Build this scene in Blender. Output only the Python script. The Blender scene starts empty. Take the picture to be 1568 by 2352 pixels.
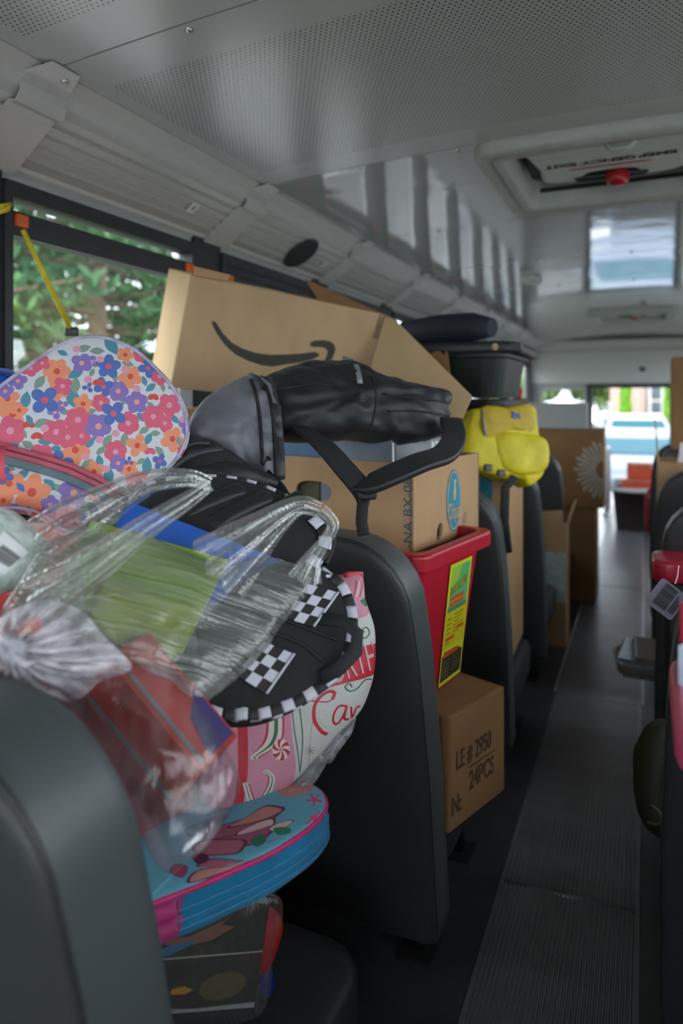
import bpy, bmesh, math, random
import numpy as np
from mathutils import Vector, Matrix, noise as mnoise

S = bpy.context.scene
COL = S.collection
R_ = random.Random(7)

# ------------------------------------------------------------------ camera, sky, sun, exposure
FOC = 1568.0                       # focal length in pixels of the 1568 x 2352 frame (24 mm on a 36 mm tall sensor)
YAW = math.atan(696 / 1568)        # turned left from the aisle
CAM = Vector((0.0, 0.0, 1.14))
cd = bpy.data.cameras.new('camera')
cam = bpy.data.objects.new('camera', cd)
COL.objects.link(cam)
cam.location = CAM
cam.rotation_euler = (math.pi / 2, 0, YAW)
cd.sensor_fit = 'VERTICAL'
cd.sensor_height = 36.0
cd.sensor_width = 24.0
cd.lens = 36.0 * FOC / 2352
cd.shift_y = -(1176 - 912) / 2352
cd.clip_start = 0.02
cd.clip_end = 300
cd.dof.use_dof = True
cd.dof.focus_distance = 1.10
cd.dof.aperture_fstop = 2.5
S.camera = cam

w = bpy.data.worlds.new('overcast_sky')
S.world = w
w.use_nodes = True
nt = w.node_tree
nt.nodes.clear()
wo = nt.nodes.new('ShaderNodeOutputWorld')
wb = nt.nodes.new('ShaderNodeBackground')
wtc = nt.nodes.new('ShaderNodeTexCoord')
wno = nt.nodes.new('ShaderNodeTexNoise')
wno.inputs['Scale'].default_value = 2.2
wno.inputs['Detail'].default_value = 4
wra = nt.nodes.new('ShaderNodeValToRGB')
wra.color_ramp.elements[0].position = 0.3
wra.color_ramp.elements[0].color = (0.72, 0.84, 1.0, 1)
wra.color_ramp.elements[1].position = 0.65
wra.color_ramp.elements[1].color = (0.97, 0.98, 1.0, 1)
nt.links.new(wtc.outputs['Generated'], wno.inputs['Vector'])
nt.links.new(wno.outputs['Fac'], wra.inputs['Fac'])
nt.links.new(wra.outputs['Color'], wb.inputs['Color'])
wb.inputs['Strength'].default_value = 3.6
nt.links.new(wb.outputs['Background'], wo.inputs['Surface'])

sl = bpy.data.lights.new('sun', 'SUN')
sl.energy = 0.9
sl.angle = math.radians(14)
sl.color = (1.0, 0.96, 0.9)
so = bpy.data.objects.new('sun', sl)
COL.objects.link(so)
so.rotation_euler = (math.radians(44), 0, 0)     # high, from behind the camera along the bus

vs = S.view_settings
vs.view_transform = 'Standard'
vs.look = 'None'
vs.exposure = 1.0
vs.gamma = 1.0
vs.use_curve_mapping = False
S.cycles.use_denoising = True
S.cycles.max_bounces = 12
S.cycles.diffuse_bounces = 6
S.cycles.glossy_bounces = 5
S.cycles.transparent_max_bounces = 24
S.cycles.caustics_reflective = False
S.cycles.caustics_refractive = False

# ------------------------------------------------------------------ helpers
cR = Vector((math.cos(YAW), math.sin(YAW), 0))
cF = Vector((-math.sin(YAW), math.cos(YAW), 0))


def ray(px, py):
    return cF + cR * ((px - 784) / FOC) + Vector((0, 0, (912 - py) / FOC))


def at(px, py, depth):
    """world point at a distance measured along the viewing direction"""
    return CAM + ray(px, py) * depth


def on_x(px, py, x):
    d = ray(px, py)
    return CAM + d * (x / d.x)


def on_z(px, py, z):
    d = ray(px, py)
    return CAM + d * ((z - CAM.z) / d.z)


class Frame:
    """a local frame: u to the right, v up, n outwards"""

    def __init__(s, o, u, v):
        s.o = Vector(o)
        s.u = Vector(u).normalized()
        v = Vector(v)
        s.v = (v - s.u * v.dot(s.u)).normalized()
        s.n = s.u.cross(s.v)

    def p(s, u, v, n=0.0):
        return s.o + s.u * u + s.v * v + s.n * n

    def uv(s, px, py):
        d = ray(px, py)
        t = (s.o - CAM).dot(s.n) / d.dot(s.n)
        q = CAM + d * t - s.o
        return (q.dot(s.u), q.dot(s.v))

    def moved(s, n):
        f = Frame(s.o + s.n * n, s.u, s.v)
        return f


def frame3(a, b, c):
    """frame with origin at pixel-depth a, u towards b, v towards c; each is (px, py, depth)"""
    A, B, C_ = at(*a), at(*b), at(*c)
    return Frame(A, B - A, C_ - A)


class MB:
    def __init__(s):
        s.v, s.f, s.uv, s.m, s.sm = [], [], [], [], []

    def quad(s, pts, uv=None, m=0, sm=False):
        b = len(s.v)
        s.v += [tuple(p) for p in pts]
        s.f.append(tuple(range(b, b + len(pts))))
        s.uv.append(uv or [(0, 0)] * len(pts))
        s.m.append(m)
        s.sm.append(sm)

    def box(s, lo, hi, m=0, fr=None, taper=None):
        x0, y0, z0 = lo
        x1, y1, z1 = hi
        P = [(x0, y0, z0), (x1, y0, z0), (x1, y1, z0), (x0, y1, z0), (x0, y0, z1), (x1, y0, z1), (x1, y1, z1), (x0, y1, z1)]
        if taper:
            cx, cy = (x0 + x1) / 2, (y0 + y1) / 2
            P = [(cx + (p[0] - cx) * taper, cy + (p[1] - cy) * taper, p[2]) if i < 4 else p for i, p in enumerate(P)]
        if fr:
            P = [tuple(fr.p(*p)) for p in P]
        b = len(s.v)
        s.v += P
        for q in ((0, 3, 2, 1), (4, 5, 6, 7), (0, 1, 5, 4), (1, 2, 6, 5), (2, 3, 7, 6), (3, 0, 4, 7)):
            s.f.append(tuple(b + i for i in q))
            s.uv.append([(0, 0), (1, 0), (1, 1), (0, 1)])
            s.m.append(m)
            s.sm.append(False)

    def grid(s, fn, nu, nv, m=0, sm=True, closeu=False, uvfn=None):
        b = len(s.v)
        cu = nu if closeu else nu + 1
        for j in range(nv + 1):
            for i in range(cu):
                s.v.append(tuple(fn(i / nu, j / nv)))
        for j in range(nv):
            for i in range(nu):
                a = b + j * cu + i
                i2 = (i + 1) % cu if closeu else i + 1
                c = b + j * cu + i2
                s.f.append((a, c, c + cu, a + cu))
                q = [(i / nu, j / nv), ((i + 1) / nu, j / nv), ((i + 1) / nu, (j + 1) / nv), (i / nu, (j + 1) / nv)]
                s.uv.append([uvfn(*t) for t in q] if uvfn else q)
                s.m.append(m)
                s.sm.append(sm)

    def prism(s, pts, fr, n0, n1, m=0, sm=False):
        """polygon pts (u,v) counter-clockwise in frame fr, from n0 to n1"""
        b = len(s.v)
        k = len(pts)
        us = [p[0] for p in pts]
        vs_ = [p[1] for p in pts]
        u0, v0 = min(us), min(vs_)
        du, dv = max(max(us) - u0, 1e-6), max(max(vs_) - v0, 1e-6)
        for n in (n0, n1):
            s.v += [tuple(fr.p(p[0], p[1], n)) for p in pts]
        uvt = [((p[0] - u0) / du, (p[1] - v0) / dv) for p in pts]
        s.f.append(tuple(b + k + i for i in range(k)))
        s.uv.append(list(uvt)); s.m.append(m); s.sm.append(False)
        s.f.append(tuple(b + i for i in reversed(range(k))))
        s.uv.append(list(reversed(uvt))); s.m.append(m); s.sm.append(False)
        for i in range(k):
            j = (i + 1) % k
            s.f.append((b + i, b + j, b + k + j, b + k + i))
            s.uv.append([uvt[i], uvt[j], uvt[j], uvt[i]]); s.m.append(m); s.sm.append(sm)

    def tube(s, path, r, k=8, m=0, closed=False, flat=None, up=None):
        """round tube, or a flat band when flat=(half width, half thickness)"""
        path = [Vector(p) for p in path]
        n = len(path)
        b = len(s.v)
        prev = Vector(up) if up else Vector((0.13, 0.21, 0.97))
        for i, p in enumerate(path):
            a = path[(i - 1) % n] if closed or i > 0 else p
            c = path[(i + 1) % n] if closed or i < n - 1 else p
            t = (c - a).normalized()
            x = prev.cross(t)
            if x.length < 1e-5:
                x = Vector((1, 0, 0)).cross(t)
            x.normalize()
            y = t.cross(x)
            if not up:
                prev = y
            rr = r[i] if isinstance(r, (list, tuple)) else r
            for q in range(k):
                an = 2 * math.pi * q / k
                if flat:
                    ca, sa = math.cos(an), math.sin(an)
                    e = 0.35
                    o = x * (flat[0] * math.copysign(abs(ca) ** e, ca)) + y * (flat[1] * math.copysign(abs(sa) ** e, sa))
                else:
                    o = (x * math.cos(an) + y * math.sin(an)) * rr
                s.v.append(tuple(p + o))
        for i in range(n if closed else n - 1):
            i2 = (i + 1) % n
            for q in range(k):
                q2 = (q + 1) % k
                s.f.append((b + i * k + q, b + i * k + q2, b + i2 * k + q2, b + i2 * k + q))
                s.uv.append([(q / k, i / n), ((q + 1) / k, i / n), ((q + 1) / k, (i + 1) / n), (q / k, (i + 1) / n)])
                s.m.append(m)
                s.sm.append(True)
        if not closed:
            for i0, rev in ((0, True), (n - 1, False)):
                ids = [b + i0 * k + q for q in range(k)]
                s.f.append(tuple(reversed(ids)) if rev else tuple(ids))
                s.uv.append([(0, 0)] * k)
                s.m.append(m)
                s.sm.append(False)

    def lathe(s, prof, c, k=24, m=0, axis=None):
        """profile of (radius, height) turned about the vertical through c, or about a Frame's n"""
        c = Vector(c)
        fr = axis or Frame(c, (1, 0, 0), (0, 1, 0))
        s.grid(lambda a, t: fr.p(*_lp(prof, a, t)), k, len(prof) - 1, m, True, True)

    def pillow(s, fr, out, front, back, rings=14, m=0, pf=2.2, wr=0.0, wf=9.0, seed=0.0, n0=0.0, bend=None, mb=None, rim=0.0, uvb=None):
        """a soft body: closed (u,v) outline in frame fr swelling by front / back along n.  rim: straight side wall"""
        k = len(out)
        cu = sum(p[0] for p in out) / k
        cv = sum(p[1] for p in out) / k
        us = [p[0] for p in out]
        vv = [p[1] for p in out]
        u0, v0 = min(us), min(vv)
        du, dv = max(us) - u0, max(vv) - v0
        if uvb:
            u0, v0, du, dv = uvb
        area = sum(out[i][0] * out[(i + 1) % k][1] - out[(i + 1) % k][0] * out[i][1] for i in range(k))
        if area < 0:
            out = out[::-1]

        def pos(u, v, n):
            if wr:
                q = Vector((u * wf + seed, v * wf - seed, n * wf * 0.7))
                n += wr * mnoise.fractal(q, 1.0, 2.0, 3) * (1 if n >= n0 else -1)
            if bend:
                return fr.p(*bend(u, v, n))
            return fr.p(u, v, n)

        for sg, dep in ((1, front), (-1, back)):
            b = len(s.v)
            uvs = []
            lv = []
            if rim:
                lv.append((1.0, 0.0 if sg > 0 else 0.0))
            for r in range(rings + 1):
                a = r / rings
                x = 1 - a ** 1.0
                sc = x if not rim else x
                sc = math.cos(a * math.pi / 2) ** (2.0 / pf) if a < 1 else 0.0
                h = dep * math.sin(a * math.pi / 2) ** (2.0 / pf) if a > 0 else 0.0
                lv.append((sc, h + rim * (1 if True else 0)))
            for sc, h in lv[:-1]:
                for p in out:
                    u = cu + (p[0] - cu) * sc
                    v = cv + (p[1] - cv) * sc
                    s.v.append(tuple(pos(u, v, n0 + sg * h)))
                    uvs.append(((u - u0) / du, (v - v0) / dv))
            s.v.append(tuple(pos(cu, cv, n0 + sg * (dep + rim))))
            uvs.append(((cu - u0) / du, (cv - v0) / dv))
            c = len(s.v) - 1
            mm = m if sg > 0 or mb is None else mb
            L = len(lv) - 1
            for r in range(L - 1):
                for i in range(k):
                    j = (i + 1) % k
                    q = (b + r * k + i, b + r * k + j, b + (r + 1) * k + j, b + (r + 1) * k + i)
                    if sg < 0:
                        q = q[::-1]
                    s.f.append(q)
                    s.uv.append([uvs[t - b] for t in q])
                    s.m.append(mm if not (rim and r == 0 and mb is not None) else mb)
                    s.sm.append(True)
            for i in range(k):
                j = (i + 1) % k
                q = (b + (L - 1) * k + i, b + (L - 1) * k + j, c)
                if sg < 0:
                    q = q[::-1]
                s.f.append(q)
                s.uv.append([uvs[t - b] for t in q])
                s.m.append(mm)
                s.sm.append(True)

    def build(s, name, mats, parent=None, **props):
        me = bpy.data.meshes.new(name)
        off = world_loc(parent)
        vv = [(p[0] - off.x, p[1] - off.y, p[2] - off.z) for p in s.v]
        me.from_pydata(vv, [], s.f)
        ul = me.uv_layers.new(name='UVMap')
        flat = [c for f in s.uv for q in f for c in q]
        ul.data.foreach_set('uv', flat)
        if not isinstance(mats, (list, tuple)):
            mats = [mats]
        for m in mats:
            me.materials.append(m)
        me.polygons.foreach_set('material_index', s.m)
        me.polygons.foreach_set('use_smooth', s.sm)
        me.validate()
        me.update()
        o = bpy.data.objects.new(name, me)
        COL.objects.link(o)
        if parent:
            o.parent = parent
        for k, v in props.items():
            o[k] = v
        return o


def _lp(prof, a, t):
    i = min(int(round(t * (len(prof) - 1))), len(prof) - 1)
    r, h = prof[i]
    return (r * math.cos(2 * math.pi * a), r * math.sin(2 * math.pi * a), h)


def world_loc(o):
    p = Vector((0, 0, 0))
    while o is not None:
        p = p + o.location
        o = o.parent
    return p


def thing(name, label, cat, loc=(0, 0, 0), group=None):
    o = bpy.data.objects.new(name, None)
    COL.objects.link(o)
    o.empty_display_size = 0.05
    o.location = Vector(loc)
    o['label'] = label
    o['category'] = cat
    if group:
        o['group'] = group
    return o


def tag(o, label, cat, group=None):
    o['label'] = label
    o['category'] = cat
    if group:
        o['group'] = group
    return o


def kids(o, allobs):
    return [c for c in allobs if c.parent == o]


def copy_tree(o, loc=None, label=None, group=None, flipx=None):
    allobs = list(bpy.data.objects)

    def rec(a, par):
        c = a.copy()
        COL.objects.link(c)
        c.parent = par
        for ch in kids(a, allobs):
            rec(ch, c)
        return c
    c = rec(o, None)
    if loc is not None:
        c.location = loc
    if label:
        c['label'] = label
    if group:
        c['group'] = group
    return c


def bevel(o, width, seg=2):
    m = o.modifiers.new('soft_edge', 'BEVEL')
    m.width = width
    m.segments = seg
    m.limit_method = 'ANGLE'
    m.angle_limit = math.radians(40)
    return o


def smooth_closed(pts, n=72):
    """Catmull-Rom through a closed list of 2-D points, n samples spaced evenly"""
    k = len(pts)
    dense = []
    for i in range(k):
        p0, p1, p2, p3 = pts[(i - 1) % k], pts[i], pts[(i + 1) % k], pts[(i + 2) % k]
        for j in range(12):
            t = j / 12
            q = []
            for a in range(len(p1)):
                q.append(0.5 * (2 * p1[a] + (p2[a] - p0[a]) * t + (2 * p0[a] - 5 * p1[a] + 4 * p2[a] - p3[a]) * t * t + (3 * p1[a] - p0[a] - 3 * p2[a] + p3[a]) * t ** 3))
            dense.append(q)
    return even(dense, n, True)


def smooth_open(pts, n=30):
    k = len(pts)
    dense = []
    for i in range(k - 1):
        p0, p1, p2, p3 = pts[max(i - 1, 0)], pts[i], pts[i + 1], pts[min(i + 2, k - 1)]
        for j in range(12):
            t = j / 12
            dense.append([0.5 * (2 * p1[a] + (p2[a] - p0[a]) * t + (2 * p0[a] - 5 * p1[a] + 4 * p2[a] - p3[a]) * t * t + (3 * p1[a] - p0[a] - 3 * p2[a] + p3[a]) * t ** 3) for a in range(len(p1))])
    dense.append(list(pts[-1]))
    return even(dense, n, False)


def even(d, n, closed):
    d = np.array(d, float)
    if closed:
        d2 = np.vstack([d, d[:1]])
    else:
        d2 = d
    L = np.concatenate([[0], np.cumsum(np.linalg.norm(np.diff(d2, axis=0), axis=1))])
    t = np.linspace(0, L[-1], n, endpoint=not closed)
    return [tuple(float(np.interp(x, L, d2[:, a])) for a in range(d2.shape[1])) for x in t]


def pix(fr, pts):
    return [fr.uv(*p) for p in pts]


def rrect(w_, h, r, k=5, cu=0, cv=0):
    o = []
    for cx, cy, a0 in ((w_ / 2 - r, h / 2 - r, 0), (-w_ / 2 + r, h / 2 - r, 90), (-w_ / 2 + r, -h / 2 + r, 180), (w_ / 2 - r, -h / 2 + r, 270)):
        for i in range(k + 1):
            a = math.radians(a0 + 90 * i / k)
            o.append((cu + cx + r * math.cos(a), cv + cy + r * math.sin(a)))
    return o


def text_part(txt, fr, size, mat_, parent, name='lettering', sx=1.0, n=0.0006, align='CENTER', shear=0.0, warp=None, bold=0.0):
    cu = bpy.data.curves.new('t', 'FONT')
    cu.body = txt
    cu.size = size
    cu.align_x = align
    cu.align_y = 'CENTER'
    cu.shear = shear
    cu.offset = bold
    to = bpy.data.objects.new('t', cu)
    COL.objects.link(to)
    dg = bpy.context.evaluated_depsgraph_get()
    me = bpy.data.meshes.new_from_object(to.evaluated_get(dg))
    off = world_loc(parent)
    for v in me.vertices:
        a, b = v.co.x * sx, v.co.y
        v.co = (warp(a, b) if warp else fr.p(a, b, n)) - off
    bpy.data.objects.remove(to)
    bpy.data.curves.remove(cu)
    me.name = name
    me.materials.clear()
    me.materials.append(mat_)
    o = bpy.data.objects.new(name, me)
    COL.objects.link(o)
    o.parent = parent
    return o


# ------------------------------------------------------------------ materials
MATS = {}


def mat(name, col, rough=0.6, metal=0.0, var=0.06, vscale=30.0, bump=0.0, bscale=200.0, spec=0.5, coat=0.0, stretch=None, emit=None, bdist=0.002, dirt=None, sheen=0.0):
    if name in MATS:
        return MATS[name]
    m = bpy.data.materials.new(name)
    MATS[name] = m
    m.use_nodes = True
    t = m.node_tree
    b = t.nodes['Principled BSDF']
    b.inputs['Roughness'].default_value = rough
    b.inputs['Metallic'].default_value = metal
    b.inputs['Specular IOR Level'].default_value = spec
    b.inputs['Coat Weight'].default_value = coat
    b.inputs['Sheen Weight'].default_value = sheen
    tc = t.nodes.new('ShaderNodeTexCoord')
    src = tc.outputs['Object']
    if stretch:
        mp = t.nodes.new('ShaderNodeMapping')
        mp.inputs['Scale'].default_value = stretch
        t.links.new(src, mp.inputs['Vector'])
        src = mp.outputs['Vector']
    n1 = t.nodes.new('ShaderNodeTexNoise')
    n1.inputs['Scale'].default_value = vscale
    n1.inputs['Detail'].default_value = 4
    t.links.new(src, n1.inputs['Vector'])
    mx = t.nodes.new('ShaderNodeMix')
    mx.data_type = 'RGBA'
    c2 = dirt or tuple(max(c * (1 - 4 * var), 0) for c in col)
    c1 = tuple(min(c * (1 + 2 * var), 1) for c in col)
    mx.inputs['A'].default_value = (*c2, 1)
    mx.inputs['B'].default_value = (*c1, 1)
    rm = t.nodes.new('ShaderNodeMapRange')
    rm.inputs['From Min'].default_value = 0.25
    rm.inputs['From Max'].default_value = 0.7
    t.links.new(n1.outputs['Fac'], rm.inputs['Value'])
    t.links.new(rm.outputs['Result'], mx.inputs['Factor'])
    t.links.new(mx.outputs['Result'], b.inputs['Base Color'])
    if bump:
        n2 = t.nodes.new('ShaderNodeTexNoise')
        n2.inputs['Scale'].default_value = bscale
        n2.inputs['Detail'].default_value = 3
        t.links.new(src, n2.inputs['Vector'])
        bp = t.nodes.new('ShaderNodeBump')
        bp.inputs['Strength'].default_value = bump
        bp.inputs['Distance'].default_value = bdist
        t.links.new(n2.outputs['Fac'], bp.inputs['Height'])
        t.links.new(bp.outputs['Normal'], b.inputs['Normal'])
    if emit:
        b.inputs['Emission Color'].default_value = (*col, 1)
        b.inputs['Emission Strength'].default_value = emit
    return m


def clear_film(name, tint=(1, 1, 1), haze=0.12, rough=0.12, hazecol=(0.8, 0.82, 0.85), streak=True, refl=0.35, sscale=(60, 6, 20)):
    """thin clear plastic: mostly lets light through, with creased gloss and a milky share"""
    m = bpy.data.materials.new(name)
    m.use_nodes = True
    t = m.node_tree
    t.nodes.clear()
    o = t.nodes.new('ShaderNodeOutputMaterial')
    tr = t.nodes.new('ShaderNodeBsdfTransparent')
    tr.inputs['Color'].default_value = (*tint, 1)
    df = t.nodes.new('ShaderNodeBsdfDiffuse')
    df.inputs['Color'].default_value = (*hazecol, 1)
    gl = t.nodes.new('ShaderNodeBsdfGlossy')
    gl.inputs['Roughness'].default_value = rough
    lw = t.nodes.new('ShaderNodeLayerWeight')
    lw.inputs['Blend'].default_value = 0.35
    m1 = t.nodes.new('ShaderNodeMixShader')
    m2 = t.nodes.new('ShaderNodeMixShader')
    t.links.new(tr.outputs[0], m1.inputs[1])
    t.links.new(df.outputs[0], m1.inputs[2])
    t.links.new(m1.outputs[0], m2.inputs[1])
    t.links.new(gl.outputs[0], m2.inputs[2])
    mr = t.nodes.new('ShaderNodeMapRange')
    mr.inputs['To Min'].default_value = 0.04
    mr.inputs['To Max'].default_value = refl
    t.links.new(lw.outputs['Fresnel'], mr.inputs['Value'])
    t.links.new(mr.outputs['Result'], m2.inputs['Fac'])
    if streak:
        tc = t.nodes.new('ShaderNodeTexCoord')
        mp = t.nodes.new('ShaderNodeMapping')
        mp.inputs['Scale'].default_value = sscale
        t.links.new(tc.outputs['UV'], mp.inputs['Vector'])
        no = t.nodes.new('ShaderNodeTexNoise')
        no.inputs['Scale'].default_value = 1.0
        no.inputs['Detail'].default_value = 3
        t.links.new(mp.outputs['Vector'], no.inputs['Vector'])
        r2 = t.nodes.new('ShaderNodeMapRange')
        r2.inputs['From Min'].default_value = 0.35
        r2.inputs['From Max'].default_value = 0.75
        r2.inputs['To Min'].default_value = haze * 0.35
        r2.inputs['To Max'].default_value = haze * 1.9
        t.links.new(no.outputs['Fac'], r2.inputs['Value'])
        t.links.new(r2.outputs['Result'], m1.inputs['Fac'])
        bp = t.nodes.new('ShaderNodeBump')
        bp.inputs['Strength'].default_value = 0.5
        bp.inputs['Distance'].default_value = 0.004
        t.links.new(no.outputs['Fac'], bp.inputs['Height'])
        t.links.new(bp.outputs['Normal'], gl.inputs['Normal'])
        t.links.new(bp.outputs['Normal'], lw.inputs['Normal'])
    else:
        m1.inputs['Fac'].default_value = haze
    t.links.new(m2.outputs[0], o.inputs['Surface'])
    return m


class Canvas:
    """a printed pattern worked out in numpy and kept in memory"""

    def __init__(s, w_, h, bg):
        s.w, s.h = w_, h
        s.a = np.ones((h, w_, 4), np.float32)
        s.a[..., :3] = bg

    def poly(s, pts, col):
        p = np.array(pts, float)
        p = p * [s.w, s.h]
        x0, y0 = np.floor(p.min(0)).astype(int) - 1
        x1, y1 = np.ceil(p.max(0)).astype(int) + 2
        x0, y0 = max(x0, 0), max(y0, 0)
        x1, y1 = min(x1, s.w), min(y1, s.h)
        if x1 <= x0 or y1 <= y0:
            return
        X, Y = np.meshgrid(np.arange(x0, x1) + .5, np.arange(y0, y1) + .5)
        ins = np.zeros(X.shape, bool)
        for i in range(len(p)):
            ax, ay = p[i]
            bx, by = p[(i + 1) % len(p)]
            if ay == by:
                continue
            ins ^= ((ay > Y) != (by > Y)) & (X < (bx - ax) * (Y - ay) / (by - ay) + ax)
        s.a[y0:y1, x0:x1, :3][ins] = col

    def ell(s, cx, cy, rx, ry, ang, col, k=20):
        asp = s.w / s.h
        ca, sa = math.cos(ang), math.sin(ang)
        s.poly([(cx + rx * math.cos(t) * ca - ry * math.sin(t) * sa, cy + (rx * math.cos(t) * sa + ry * math.sin(t) * ca) * asp) for t in [2 * math.pi * i / k for i in range(k)]], col)

    def leaf(s, cx, cy, ln, wd, ang, col):
        asp = s.w / s.h
        ca, sa = math.cos(ang), math.sin(ang)
        P = []
        for i in range(9):
            t = i / 8
            P.append((ln * (t - .5), wd * math.sin(math.pi * t)))
        for i in range(9):
            t = 1 - i / 8
            P.append((ln * (t - .5), -wd * math.sin(math.pi * t)))
        s.poly([(cx + a * ca - b * sa, cy + (a * sa + b * ca) * asp) for a, b in P], col)

    def line(s, pts, wd, col):
        asp = s.w / s.h
        for (ax, ay), (bx, by) in zip(pts[:-1], pts[1:]):
            dx, dy = bx - ax, (by - ay) / asp
            L = math.hypot(dx, dy) or 1
            nx, ny = -dy / L * wd / 2, dx / L * wd / 2
            ex, ey = dx / L * wd * .3, dy / L * wd * .3
            s.poly([(ax + nx - ex, ay + (ny - ey) * asp), (bx + nx + ex, by + (ny + ey) * asp), (bx - nx + ex, by + (-ny + ey) * asp), (ax - nx - ex, ay + (-ny - ey) * asp)], col)

    def flower(s, cx, cy, r, n, ang, col, cen, thin=0.55):
        for i in range(n):
            a = ang + 2 * math.pi * i / n
            asp = s.w / s.h
            s.ell(cx + math.cos(a) * r * .58, cy + math.sin(a) * r * .58 * asp, r * .5, r * thin * .8, a, col)
        s.ell(cx, cy, r * .25, r * .25, 0, cen)

    def material(s, name, rough=0.6, bump=0.15, bscale=900, sheen=0.0, spec=0.4, ext='EXTEND'):
        im = bpy.data.images.new(name, s.w, s.h)
        im.colorspace_settings.name = 'Linear Rec.709'
        im.pixels.foreach_set(s.a.ravel())
        im.update()
        im.pack()
        m = bpy.data.materials.new(name)
        m.use_nodes = True
        t = m.node_tree
        b = t.nodes['Principled BSDF']
        b.inputs['Roughness'].default_value = rough
        b.inputs['Specular IOR Level'].default_value = spec
        b.inputs['Sheen Weight'].default_value = sheen
        tx = t.nodes.new('ShaderNodeTexImage')
        tx.image = im
        tx.extension = ext
        uvn = t.nodes.new('ShaderNodeUVMap')
        t.links.new(uvn.outputs['UV'], tx.inputs['Vector'])
        t.links.new(tx.outputs['Color'], b.inputs['Base Color'])
        if bump:
            n2 = t.nodes.new('ShaderNodeTexNoise')
            n2.inputs['Scale'].default_value = bscale
            tc = t.nodes.new('ShaderNodeTexCoord')
            t.links.new(tc.outputs['Object'], n2.inputs['Vector'])
            bp = t.nodes.new('ShaderNodeBump')
            bp.inputs['Strength'].default_value = bump
            bp.inputs['Distance'].default_value = 0.002
            t.links.new(n2.outputs['Fac'], bp.inputs['Height'])
            t.links.new(bp.outputs['Normal'], b.inputs['Normal'])
        return m


def lin(r, g, b):
    return tuple(((c / 255) / 12.92 if c / 255 <= 0.04045 else ((c / 255 + 0.055) / 1.055) ** 2.4) for c in (r, g, b))
# ------------------------------------------------------------------ the bus: measures in metres
XL, XR = -1.34, 1.00          # side walls
XC = (XL + XR) / 2
Y0, Y1 = -2.4, 9.0            # ends of the bus
PW = 0.87                     # pitch of windows, ceiling panels and trim panels
YS = [1.06 + PW * k for k in range(-4, 10)]   # seams of the ceiling

grey_trim = mat('grey_trim_plastic', (0.52, 0.52, 0.50), 0.36, var=0.01, bump=0.08, bscale=700)
ceil_paint = mat('ceiling_enamel', (0.40, 0.41, 0.405), 0.085, var=0.008, vscale=3, spec=0.9, coat=0.8, bump=0.35, bscale=2.2, bdist=0.02)
wall_paint = mat('grey_wall_enamel', (0.42, 0.42, 0.42), 0.4, var=0.02)
dark_frame = mat('black_window_frame', (0.018, 0.019, 0.024), 0.5, var=0.05)
rubber = mat('black_floor_rubber', (0.135, 0.14, 0.158), 0.34, var=0.08, vscale=9, bump=0.12, bscale=7, bdist=0.02, spec=1.0)
rubber2 = mat('smooth_floor_rubber', (0.05, 0.051, 0.056), 0.30, var=0.08, vscale=9, bump=0.12, bscale=6, bdist=0.02)
alu = mat('aluminium_strip', (0.62, 0.63, 0.65), 0.3, metal=0.9, var=0.03)
screw_m = mat('zinc_screw', (0.5, 0.5, 0.5), 0.3, metal=0.9)
seam_m = mat('dark_seam', (0.03, 0.03, 0.03), 0.7)
orange_l = mat('orange_latch', (0.72, 0.13, 0.02), 0.45, bump=0.1)
white_print = mat('white_label', (0.72, 0.73, 0.74), 0.5, var=0.01)
black_print = mat('black_print', (0.015, 0.015, 0.017), 0.6, var=0.02)
red_print = mat('red_print', (0.5, 0.03, 0.03), 0.6, var=0.02)


def perforated():
    """enamelled acoustic panel: small round holes in staggered rows with a plain margin"""
    m = bpy.data.materials.new('perforated_ceiling_enamel')
    m.use_nodes = True
    t = m.node_tree
    b = t.nodes['Principled BSDF']
    b.inputs['Roughness'].default_value = 0.24
    b.inputs['Specular IOR Level'].default_value = 0.8
    tc = t.nodes.new('ShaderNodeTexCoord')
    sp = t.nodes.new('ShaderNodeSeparateXYZ')
    t.links.new(tc.outputs['UV'], sp.inputs[0])

    def M(op, a, c=None):
        n = t.nodes.new('ShaderNodeMath')
        n.operation = op
        for i, q in enumerate((a, c)):
            if q is None:
                continue
            if isinstance(q, (int, float)):
                n.inputs[i].default_value = q
            else:
                t.links.new(q, n.inputs[i])
        return n.outputs[0]
    # the uv map is in metres: rows 11 mm apart, every other row moved by half
    u, v = sp.outputs['X'], sp.outputs['Y']
    pit = 0.0115
    vr = M('DIVIDE', v, pit * 0.866)
    row = M('FLOOR', vr)
    odd = M('MULTIPLY', M('MODULO', row, 2.0), 0.5)
    fu = M('SUBTRACT', M('FRACT', M('ADD', M('DIVIDE', u, pit), odd)), 0.5)
    fv = M('MULTIPLY', M('SUBTRACT', M('FRACT', vr), 0.5), 0.866)
    d = M('SQRT', M('ADD', M('MULTIPLY', fu, fu), M('MULTIPLY', fv, fv)))
    hole = M('LESS_THAN', d, 0.19)
    mv = M('MULTIPLY', M('GREATER_THAN', v, 0.115), M('LESS_THAN', v, PW - 0.115))
    mu = M('GREATER_THAN', u, 0.045)
    hole = M('MULTIPLY', M('MULTIPLY', hole, mv), mu)
    mx = t.nodes.new('ShaderNodeMix')
    mx.data_type = 'RGBA'
    mx.inputs['A'].default_value = (0.46, 0.47, 0.46, 1)
    mx.inputs['B'].default_value = (0.05, 0.05, 0.05, 1)
    t.links.new(hole, mx.inputs['Factor'])
    t.links.new(mx.outputs['Result'], b.inputs['Base Color'])
    return m


perf = perforated()


def struct(name):
    o = bpy.data.objects.new(name, None)
    COL.objects.link(o)
    o.empty_display_size = 0.1
    o['kind'] = 'structure'
    return o


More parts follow.
